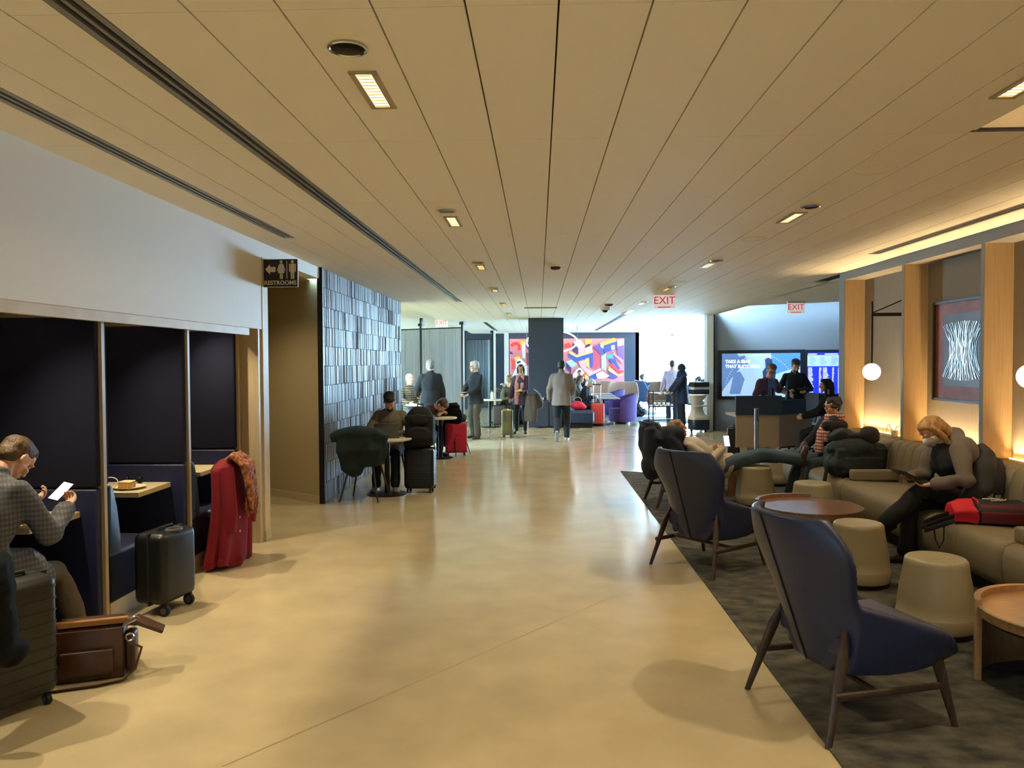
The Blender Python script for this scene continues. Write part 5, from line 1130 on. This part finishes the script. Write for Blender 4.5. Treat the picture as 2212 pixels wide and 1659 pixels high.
cafe_chair('dark cafe chair carrying the black puffer coat', -1.62, 14.25, radians(150))
cafe_chair('dark cafe chair under the elderly man in plaid', PY(886,860,17.4).x, 17.4, radians(220))
# coats on chairs
t = thing('draped_coat', 'black coat with teal collar draped over the near cafe chair', 'coat', (-2.2,9.33,0)); mb = MB()
mb.tube([(-.36,.0,.80),(-.2,-.02,.86),(0,-.03,.88),(.2,-.02,.86),(.34,0,.80)], [.06,.075,.08,.075,.06], 12); mb.tube([(-.12,-.02,.85),(-.10,-.06,.65),(-.08,-.03,.44),(-.04,-.02,.34)], [.12,.13,.11,.05], 14, el=(1.4,.5)); mb.tube([(.14,-.02,.85),(.12,-.06,.66),(.14,-.02,.46)], [.12,.13,.09], 14, el=(1.3,.5)); mb.sph((.26,0,.66),(.09,.06,.16),12)
obj('coat_body', wrinkle(remesh(mb,.012,3), .015,(9,9,6)), mat('black_teal_coat', (22,24,26), .8, c2=(20,52,56), vs=2.2, bump=.3, bs=200), t)
t = thing('puffer_coat', 'long black quilted puffer coat over a cafe chair', 'coat', (-1.62,14.15,0)); mb = MB()
mb.tube([(0,-.02,.98),(.02,-.03,.8),(.03,-.02,.5),(.04,-.02,.16)], [.09,.15,.17,.16], 16, el=(1.2,.7))
for k in range(10): mb.sph((.02*sin(k),-.02,.92-.08*k), (.165+.015*sin(k*1.7),.115,.05), 14)
obj('coat_body', wrinkle(remesh(mb,.013,3), .012,(9,9,12)), mat('black_puffer', (14,16,20)), t)
# laptop
t = thing('laptop', 'open laptop on the round cafe table', 'laptop', (TB.x+.0, TB.y+.02, .74), radians(8)); MB().box(-.16,.16,-.09,.12,0,.014).build('base', greyplastic, t, bevel=(.003,1)); M3 = Matrix.Rotation(radians(-70),3,'X')
MB().boxc((0,-.13,.10),(.32,.008,.21), M=Matrix.Rotation(radians(18),3,'X')).build('lid', mat('laptop_grey', (96,98,98), .35, .5), t, bevel=(.003,1))
MB().box(-.12,.12,-.26,-.16,0,.03).build('sleeve', rubber, t) if False else None
# water bottle, plates on dining table
p = PY(1063,850,20.25); t = thing('bottle', 'cream flask on the dining table left of the column', 'bottle', (p.x,20.25,.74)); MB().lathe([(.04,0),(.042,.16),(.03,.2),(.03,.23),(.001,.23)], 18, cap=False).build('flask', cream, t); MB().lathe([(.031,.2),(.031,.24),(.001,.245)], 18, cap=False).build('cap', greyplastic, t)
# tan wing chairs
def far_wing(label, u, y, rz, m=tanw):
    t = thing('lounge_chair', label, 'armchair', (PY(u,860,y).x, y, 0), rz, 'tan wing armchairs'); mb = MB(); rings = []
    for k in range(25):
        a = radians(170+200*k/24); f = abs(2*k/24-1); hh = 1.02-.42*sm(.55,.95,f)+.04*(f < .6)
        r = .40+.05*sin(pi*f); rings.append([(r*cos(a),r*sin(a)*.85,.36),((r+.05)*cos(a),(r+.05)*sin(a)*.85,.34),((r+.10)*cos(a),(r+.12)*sin(a)*.95,hh),((r+.05)*cos(a),(r+.06)*sin(a)*.95,hh)])
    mb.loft(rings); mb.box(-.33,.33,-.25,.34,.30,.42); obj('shell', remesh(mb,.02,4), m, t); MB().box(-.3,.3,-.22,.36,.40,.48).build('seat_cushion', m, t, bevel=(.03,3))
    for sx in (-1,1):
        for sy in (-1,1): MB().cyl((sx*.28,sy*.24,.32),(sx*.33,sy*.3,0), .016,.010,8).build('leg', dark_wood, t)
    return t
far_wing('left tan wing armchair before the mural', 1258, 27.3, radians(180)); far_wing('middle tan wing armchair before the mural', 1296, 26.2, radians(184)); far_wing('right tan wing armchair before the mural', 1346, 25.3, radians(175)); far_wing('armchair under the lounging man by the window', 1400, 27.4, radians(-85), mat('blue_wool', (58,84,120), .85))
far_wing('brown leather armchair in the sunlit lounge', 1428, 24.8, radians(150), mat('brown_hide', (112,78,58), .5))
t = thing('side_table', 'small white drum table by the tan wing armchairs', 'side table', (PY(1362,870,24.6).x,24.6,0)); MB().lathe([(.2,0),(.2,.5)], 28).build('drum', white_paint, t, bevel=(.008,2)); MB().lathe([(.21,.5),(.21,.515)], 28).build('top', white_paint, t)
t = softbag('travel_bag', 'black travel bag on the floor by the tan armchair', 'bag', (PY(1376,870,24.0).x,24.0,0), .2, [((0,0,.2),(.17,.12,.22)),((.14,0,.14),(.18,.13,.14)),((-.12,.02,.12),(.14,.12,.12))], nylon, .02, amp=.03)
# things around white-haired woman
t = softbag('red_handbag', 'bright red bag with white handle on the bench', 'bag', (PY(1248,875,20.3).x,20.35,.45), .0, [((0,0,.12),(.20,.12,.12)),((.12,0,.08),(.12,.10,.08))], mat('red_cloth', (206,30,56), .6), .016); MB().ring((0,0,.24), .10, .012, 20, 8, Matrix.Rotation(pi/2,3,'X'), 0, pi).build('handle', mat('pale_strap', (196,192,184)), t)
t = softbag('backpack', 'blue backpack propped behind the white-haired woman', 'backpack', (PY(1274,850,21.1).x-.1,21.1,.45), .0, [((0,0,.25),(.17,.12,.27)),((0,-.05,.18),(.15,.12,.18))], mat('blue_nylon', (50,74,110), .7), .018)
# trolley
t = thing('service_trolley', 'black wire service trolley in front of the man in lilac shirt', 'trolley', (PY(1428,920,20.6).x, 20.6, 0), radians(8))
for sx in (-1,1):
    for sy in (-1,1): MB().box(sx*.28-.012,sx*.28+.012,sy*.2-.012,sy*.2+.012,.06,.95).build('upright', black_metal, t); MB().cyl((sx*.28-.012,sy*.2,.03),(sx*.28+.012,sy*.2,.03), .03, n=14).build('wheel', rubber, t)
for z in (.16,.52,.86): MB().box(-.29,.29,-.21,.21,z,z+.03).build('shelf', black_metal, t)
for k in range(4): MB().lathe([(.035,.55),(.045,.63)], 14, (-.2+.12*k,-.08,0)).build('cup', cream, t)
# serving robot
t = thing('serving_robot', 'cream serving robot with trays on a black base', 'robot', (PY(1508,925,19.0).x, 18.95, 0), radians(10)); rw = mat('robot_cream', (196,182,164), .4)
MB().prism(rr_poly(.46,.48,.14), .05, .30).build('base', mat('robot_navy', (26,32,48), .4), t, bevel=(.02,2)); mb = MB()
mb.loft([[(x*s_, y*s_*.9+oy, z) for x, y in rr_poly(.46,.46,.12)] for z, s_, oy in ((.30,1.02,0),(.36,.98,.0),(.42,.70,.08),(.55,.52,.12),(.75,.55,.12),(.86,.80,.05),(.90,.82,.05))]); mb.build('body', rw, t, 50)
for z in (.62,): MB().prism(rr_poly(.36,.34,.1), z, z+.03).build('tray', rw, t)
for z in (.92,1.10): MB().box(-.20,.20,-.20,.16,z,z+.12).build('dish_bin', mat('bin_black', (24,28,36), .5), t, bevel=(.02,2))
MB().box(-.19,.19,-.18,.14,1.05,1.10).build('upper_tray', rw, t)
for sx in (-1,1): MB().cyl((sx*.17,.0,.06),(sx*.17,0,.0+.06), .05) if False else MB().cyl((sx*.18-.02,0,.045),(sx*.18+.02,0,.045), .045, n=16).build('wheel', rubber, t)
# ---------------------------------------------------------------- reception
def on_wall(u, v, off=.0):      # point on the screen wall seen at a pixel
    d = ray(u, v); n = V((sn.x, sn.y, 0)); q = V((s0.x, s0.y, 0))+n*off; k = (q-V((0,0,CAMZ))).dot(n)/d.dot(n); return d*k+V((0,0,CAMZ))
rzw = atan2(sd.y, sd.x)
def wl(p): r = p-V((s0.x, s0.y, 0)); return r.x*sd.x+r.y*sd.y, r.z      # along-wall coordinate, height
def wall_panel(name, parent, u0, v0, u1, v1, y0, y1, m, w1=None):
    a, zt = wl(on_wall(u0, v0)); b, zb = wl(on_wall(u1, v1)); b = a+w1 if w1 else b
    return MB().box(a, b, y0, y1, zb, zt).build(name, m, parent), a, b, zb, zt
t = thing('display_screen', 'large TAKE A SEAT advert screen on the grey wall', 'screen', (s0.x, s0.y, 0), rzw)
bez = mat('screen_bezel', (22,28,40), .3)
o, a, b, zb, zt = wall_panel('bezel', t, 1551, 757, 1740, 866, -.06, -.001, bez)
scr = mat('screen_blue', (70,130,215), .4, emit=.55, ecol=(90,150,235)); light = mat('screen_pale', (170,200,235), .4, emit=.6, ecol=(170,205,245)); white_e = mat('screen_white', (245,248,255), .4, emit=.8); mid = mat('screen_mid', (110,140,190), .4, emit=.45, ecol=(100,140,210))
o, a, b, zb, zt = wall_panel('screen', t, 1561, 764, 1729, 858, -.063, -.06, scr); Wd, Ht = b-a, zt-zb
def sp(x, y): return (a+Wd*x, zb+Ht*(1-y))
def patch(nm_, q, m, d=-.0645): MB().prismy([sp(x, y) for x, y in q], d, -.0625).build(nm_, m, t, 0)
patch('cabin_photo', [(0,0),(.64,0),(.64,1),(0,1)], light)
patch('cabin_shadow', [(0,0),(.2,0),(.28,.25),(.12,.6),(0,.9)], mid, -.0655); patch('seat_shape', [(.1,.95),(.16,.45),(.24,.42),(.3,.6),(.24,.95)], mid, -.066); patch('seat_shape', [(.02,.4),(.1,.42),(.08,.6),(0,.62)], mid, -.0658); patch('window_shape', [(.2,.08),(.3,.05),(.36,.3),(.26,.34)], mid, -.0662)
patch('traveller_shape', [(.56,.14),(.60,.10),(.65,.14),(.66,.3),(.70,.42),(.68,.75),(.55,.75),(.53,.42),(.57,.32)], mat('screen_navy', (50,70,120), .4, emit=.3, ecol=(50,70,130)), -.067)
patch('sky_glow', [(.66,.5),(1,.3),(1,1),(.62,1)], light, -.0652)
arc_ = MB()
for k in range(100):
    th = pi*(k/99); x = .50-.47*cos(th); y = 1.0-.97*sin(th)
    if k % 2 == 0: px_, pz_ = sp(x, y); arc_.boxc((px_, -.066, pz_), (.016,.004,.016))
arc_.build('dotted_arc', white_e, t)['kind'] = 'stuff'
h_ = Ht*.10
for i, tx in enumerate(('TAKE A SEAT', 'THAT SUITS YOU.')):
    x, z = sp(.045, .19+.115*i); text('lettering', tx, h_, (x, -.0685, z), (pi/2,0,0), white_e, t, align='LEFT', bold=.004)
t = thing('display_screen', 'blue flight information screen on the grey wall', 'screen', (s0.x, s0.y, 0), rzw)
o, a, b, zb, zt = wall_panel('bezel', t, 1741, 756, 1900, 866, -.058, -.001, bez, 1.2)
a2, zt2 = wl(on_wall(1745, 762)); zb2 = wl(on_wall(1745, 850))[1]; w_ = .95
MB().box(a2, a2+w_, -.062, -.058, zb2, zt2).build('screen', mat('board_blue', (20,40,200), .4, emit=.7, ecol=(30,50,235)), t); H2 = zt2-zb2
MB().box(a2, a2+w_, -.064, -.06, zt2-H2*.33, zt2-H2*.06).build('notice_panel', light, t)
rows = MB(); rr = random.Random(8)
for k in range(20):
    z = zt2-H2*(.37+.031*k)
    for x0_, wd in ((.02,.13),(.27,.06),(.36,.14),(.57,.05),(.70,.16)): rows.box(a2+w_*x0_, a2+w_*(x0_+wd*rr.uniform(.6,1)), -.0645, -.0615, z-.008, z+.006)
rows.build('flight_rows', white_e, t)['kind'] = 'stuff'
rows = MB()
for k in range(6):
    for x0_ in (.05,.3,.55,.78): rows.box(a2+w_*x0_, a2+w_*(x0_+.15*rr.uniform(.5,1)), -.066, -.063, zt2-H2*(.11+.035*k), zt2-H2*(.10+.035*k))
rows.build('notice_rows', mid, t)['kind'] = 'stuff'; 
for x0_, wd in ((.02,.2),(.4,.3),(.8,.16)): MB().box(a2+w_*x0_, a2+w_*(x0_+wd), -.0645, -.0615, zt2-H2*.045, zt2-H2*.025).build('title_bar', white_e, t)
# reception desk
dx0, dx1 = PY(1590,920,13.3).x, PY(1683,920,13.3).x; oak_g = mat('desk_oak', (150,130,112), .5, c2=(166,146,126), vs=4, stretch=(30,30,.7))
t = thing('reception_desk', 'wood and navy reception desk in front of the screens', 'desk', (dx0, 13.3, 0)); w = dx1-dx0
MB().box(0,w,0,.03,.24,.80).build('front_panel', oak_g, t); MB().prism([(w,0),(w+.75,.55),(w+.73,.58),(w-.02,.03)], .24, .80).build('side_panel', oak_g, t)
MB().box(-.01,w+.04,-.02,.04,.80,1.13).build('modesty_screen', mat('desk_navy', (30,44,70), .4), t, bevel=(.004,1)); MB().prism([(w+.02,-.01),(w+.60,.42),(w+.58,.45),(w,.03)], .80, 1.05).build('return_screen', MATS['desk_navy'], t)
MB().prism([(0,.04),(w,.04),(w+.74,.58),(w+.5,.9),(0,.75)], .76, .80).build('worktop', oak_g, t)
for x in (.10, w-.14): MB().box(x,x+.10,.05,.7,0,.24).build('pedestal', white_paint, t)
MB().box(.15,.6,.25,.7,.02,.5).build('drawer_unit', mat('drawer_grey', (150,150,150), .4), t, bevel=(.004,1))
def monitor(label, u, v, y, rz, w_, h_):
    p = PY(u, v, y); t = thing('monitor', label, 'monitor', (p.x, y, 0), rz); z = p.z
    MB().box(-w_/2,w_/2,-.012,.012,z-h_/2,z+h_/2).build('panel', greyplastic, t, bevel=(.003,1)); MB().box(-w_/2+.01,w_/2-.01,.012,.014,z-h_/2+.01,z+h_/2-.01).build('screen', scr, t)
    MB().cyl((0,-.02,.80),(0,-.02,z), .015, n=10).build('stand', black_metal, t); MB().box(-.1,.1,-.1,.06,.80,.81).build('foot', black_metal, t)
monitor('white-edged monitor on the reception desk left side', 1667, 838, 13.75, radians(60), .42, .30); monitor('blue-edged monitor beside the man in black quarter-zip', 1701, 842, 14.0, radians(72), .44, .30)
t = thing('card_terminal', 'small black terminal on the reception desk', 'terminal', (PY(1648,852,13.6).x, 13.6, .80)); MB().box(-.04,.04,-.03,.03,0,.02).build('base', black_metal, t); MB().boxc((0,0,.2),(.07,.02,.30), M=Matrix.Rotation(.2,3,'X')).build('handset', black_metal, t, bevel=(.005,1))
# silver stanchion
p = PY(1634,1000,12.2); t = thing('stanchion', 'brushed steel stanchion post before the reception desk', 'stanchion', (p.x, 12.2, 0)); stl = mat('brushed_steel', (168,170,174), .3, .9)
MB().lathe([(.17,0),(.17,.012),(.06,.03)], 28).build('foot', stl, t); MB().cyl((0,0,.02),(0,0,.98), .035, n=20).build('pole', stl, t); MB().box(-.008,.008,-.037,-.033,.78,.97).build('slot', black_metal, t)
# office chairs
def office_chair(label, x, y, rz, back=True):
    t = thing('office_chair', label, 'office chair', (x, y, 0), rz, 'mesh office chairs'); mesh_m = mat('mesh_black', (24,26,34), .7, bump=.3, bs=500)
    for k in range(5): a = 2*pi*k/5; MB().tube([(0,0,.10),(.32*cos(a),.32*sin(a),.07)], [.025,.014], 8).build('star_leg', black_metal, t); MB().sph((.32*cos(a),.32*sin(a),.03), .03, 10).build('castor', rubber, t)
    MB().cyl((0,0,.1),(0,0,.44), .025, n=12).build('column', black_metal, t); MB().box(-.25,.25,-.24,.26,.44,.52).build('seat', mesh_m, t, bevel=(.035,3))
    rings = []
    for k in range(11):
        z = .56+.55*k/10; w_ = .18+.07*sin(pi*k/10*.8); rings.append([(-w_,-.27-.06*k/10,z),(0,-.31-.08*k/10,z),(w_,-.27-.06*k/10,z),(w_,-.25-.06*k/10,z),(0,-.29-.08*k/10,z),(-w_,-.25-.06*k/10,z)])
    MB().loft(rings).build('backrest', mesh_m, t, 60)
    for s in (-1,1):
        MB().tube([(s*.24,-.1,.48),(s*.30,-.12,.60),(s*.30,-.05,.70)], .018, 8).build('arm_post', black_metal, t); MB().box(s*.30-.045,s*.30+.045,-.16,.14,.69,.72).build('arm_pad', rubber, t, bevel=(.012,2))
    return t
office_chair('mesh office chair pulled up behind the reception desk', PY(1788,930,12.9).x, 12.9, radians(70)); office_chair('low mesh office chair between desk and scarf man', PY(1728,930,14.6).x, 14.75, radians(100))
# backpack and coats on the sofa beside scarf man
camo_m = mat('dark_camo', (28,34,36), .8, c2=(44,54,52), vs=9, bump=.3, bs=300); px = G(1822,1000,.46)
t = thing('travel_backpack', 'big dark camo travel backpack on the sofa beside the scarf man', 'backpack', (3.50, 8.55, .468), radians(8)); mb = MB()
mb.box(-.30,.28,-.16,.16,.02,.30); mb.sph((-.05,0,.30),(.30,.19,.12),16); mb.sph((.24,0,.18),(.14,.17,.18),16); mb.sph((-.2,-.04,.12),(.18,.18,.14),16)
obj('body', wrinkle(remesh(mb,.014,4), .018,(7,7,9)), camo_m, t); mb = MB().box(-.26,.2,-.205,-.15,.04,.20); obj('front_pocket', remesh(mb,.012,4), camo_m, t)
MB().tube([(-.24,-.20,.205),(0,-.215,.215),(.2,-.20,.205)], .005, 6).build('zip', greyplastic, t); MB().tube([(-.30,-.05,.25),(-.38,-.08,.1),(-.40,-.06,-.06),(-.38,-.05,-.2)], .02, 8, el=(1.3,.4)).build('hanging_strap', nylon, t); MB().tube([(-.25,-.17,.02),(-.28,-.22,-.12),(-.22,-.22,-.15),(-.18,-.17,.0)], .008, 6).build('loop_strap', nylon, t)
t = softbag('knit_hat', 'dark round hat on top of the travel backpack', 'hat', (3.62, 8.5, .85), 0, [((0,0,.06),(.11,.11,.10))], fab('dark_knit', (40,40,42)), .012, amp=.012)
t = softbag('bundled_jacket', 'dark jacket bundled on the travel backpack', 'jacket', (3.36,8.58,.84), 0, [((0,0,.05),(.16,.13,.08)),((.1,.05,.03),(.15,.12,.07))], fab('dark_jkt', (34,38,40)), .014, amp=.03)
# jacket over the reclining man's chair
t = thing('draped_jacket', 'dark navy jacket thrown over the back of the reclining man\'s chair', 'jacket', (1.40, 9.22, 0)); mb = MB()
mb.tube([(-.02,-.36,.80),(-.04,-.18,.93),(-.04,.02,.96),(-.02,.22,.93),(.0,.34,.82)], [.05,.06,.06,.06,.05], 12); mb.tube([(-.10,-.22,.95),(-.10,-.26,.7),(-.02,-.26,.48)], [.10,.12,.09], 14, el=(.7,1.2)); mb.tube([(-.12,.05,.98),(-.12,.05,.72),(-.05,.05,.5)], [.10,.14,.12], 14, el=(.6,1.3)); mb.tube([(.10,-.30,.86),(.20,-.32,.70),(.28,-.33,.56)], [.08,.09,.07], 12)
mb.sph((.06,-.14,.74),(.24,.22,.24),16); mb.sph((.16,-.22,.86),(.16,.14,.12),14); mb.sph((-.06,-.1,.5),(.14,.2,.18),14)
obj('jacket_body', wrinkle(remesh(mb,.018,12), .022,(8,8,8)), fab('navy_jacket', (28,34,48)), t)
# red and black tote on the sofa
px = G(2105,1110,.46); t = thing('tote_bag', 'red and black tote bag lying on the sofa beside the masked woman', 'bag', (3.52, 6.08, .468), radians(-14)); redn = mat('tote_red', (206,28,44), .7, bump=.15, bs=300); dkn = mat('tote_black', (32,30,30), .75, bump=.15, bs=300); mr = mat('tote_maroon', (92,18,28), .75)
MB().prismx([(-.15,0),(.16,0),(.17,.10),(.10,.16),(-.10,.15),(-.16,.10)], -.12, .24).build('body', dkn, t, bevel=(.015,2)); MB().prismx([(-.165,.01),(-.166,.09),(-.11,.145),(-.10,.145),(-.15,.09),(-.15,.01)], -.10, .22).build('maroon_side', mr, t, bevel=(.003,1))
mb = MB(); mb.loft([[(x, y*s_, z*s_+zo) for x, y, z in ((xx,-.15,.0),(xx,.15,.0),(xx,.16,.10),(xx,0,.17),(xx,-.16,.10))] for xx, s_, zo in ((-.28,.80,.0),(-.20,1.02,.0),(-.12,1.04,.0))]); obj('red_opening', wrinkle(remesh(mb,.011,2), .02,(10,10,10)), redn, t)
MB().tube([(-.10,-.12,.12),(-.10,-.05,.165),(-.10,.05,.17),(-.10,.12,.13)], .008, 6).build('piping', redn, t)
for yy in (-.10,.02): MB().tube([(-.26,yy,.05),(-.36,yy-.03,.02),(-.48,yy-.07,-.03),(-.50,yy-.10,-.06),(-.42,yy-.12,-.02),(-.28,yy-.06,.02)], .013, 8, el=(.35,1.4)).build('webbing_handle', nylon, t)
MB().tube([(-.42,-.12,-.02),(-.41,-.14,-.14),(-.38,-.14,-.20),(-.35,-.13,-.14),(-.34,-.10,0)], .006, 6).build('loop', nylon, t)
lg = MB(); rr = random.Random(3)
for k in range(7): 
    a_ = rr.uniform(-.7,.7); cx_, cy_ = .05+.02*k-.06, rr.uniform(-.05,.06); lg.tube([(cx_-.035*cos(a_), cy_-.05*sin(a_)-.0, .168), (cx_, cy_, .170), (cx_+.03*cos(a_+.6), cy_+.05*sin(a_+.6), .168)], .005, 5)
lg.build('white_emblem', mat('emblem_white', (225,220,205), .6), t)['kind'] = 'stuff'
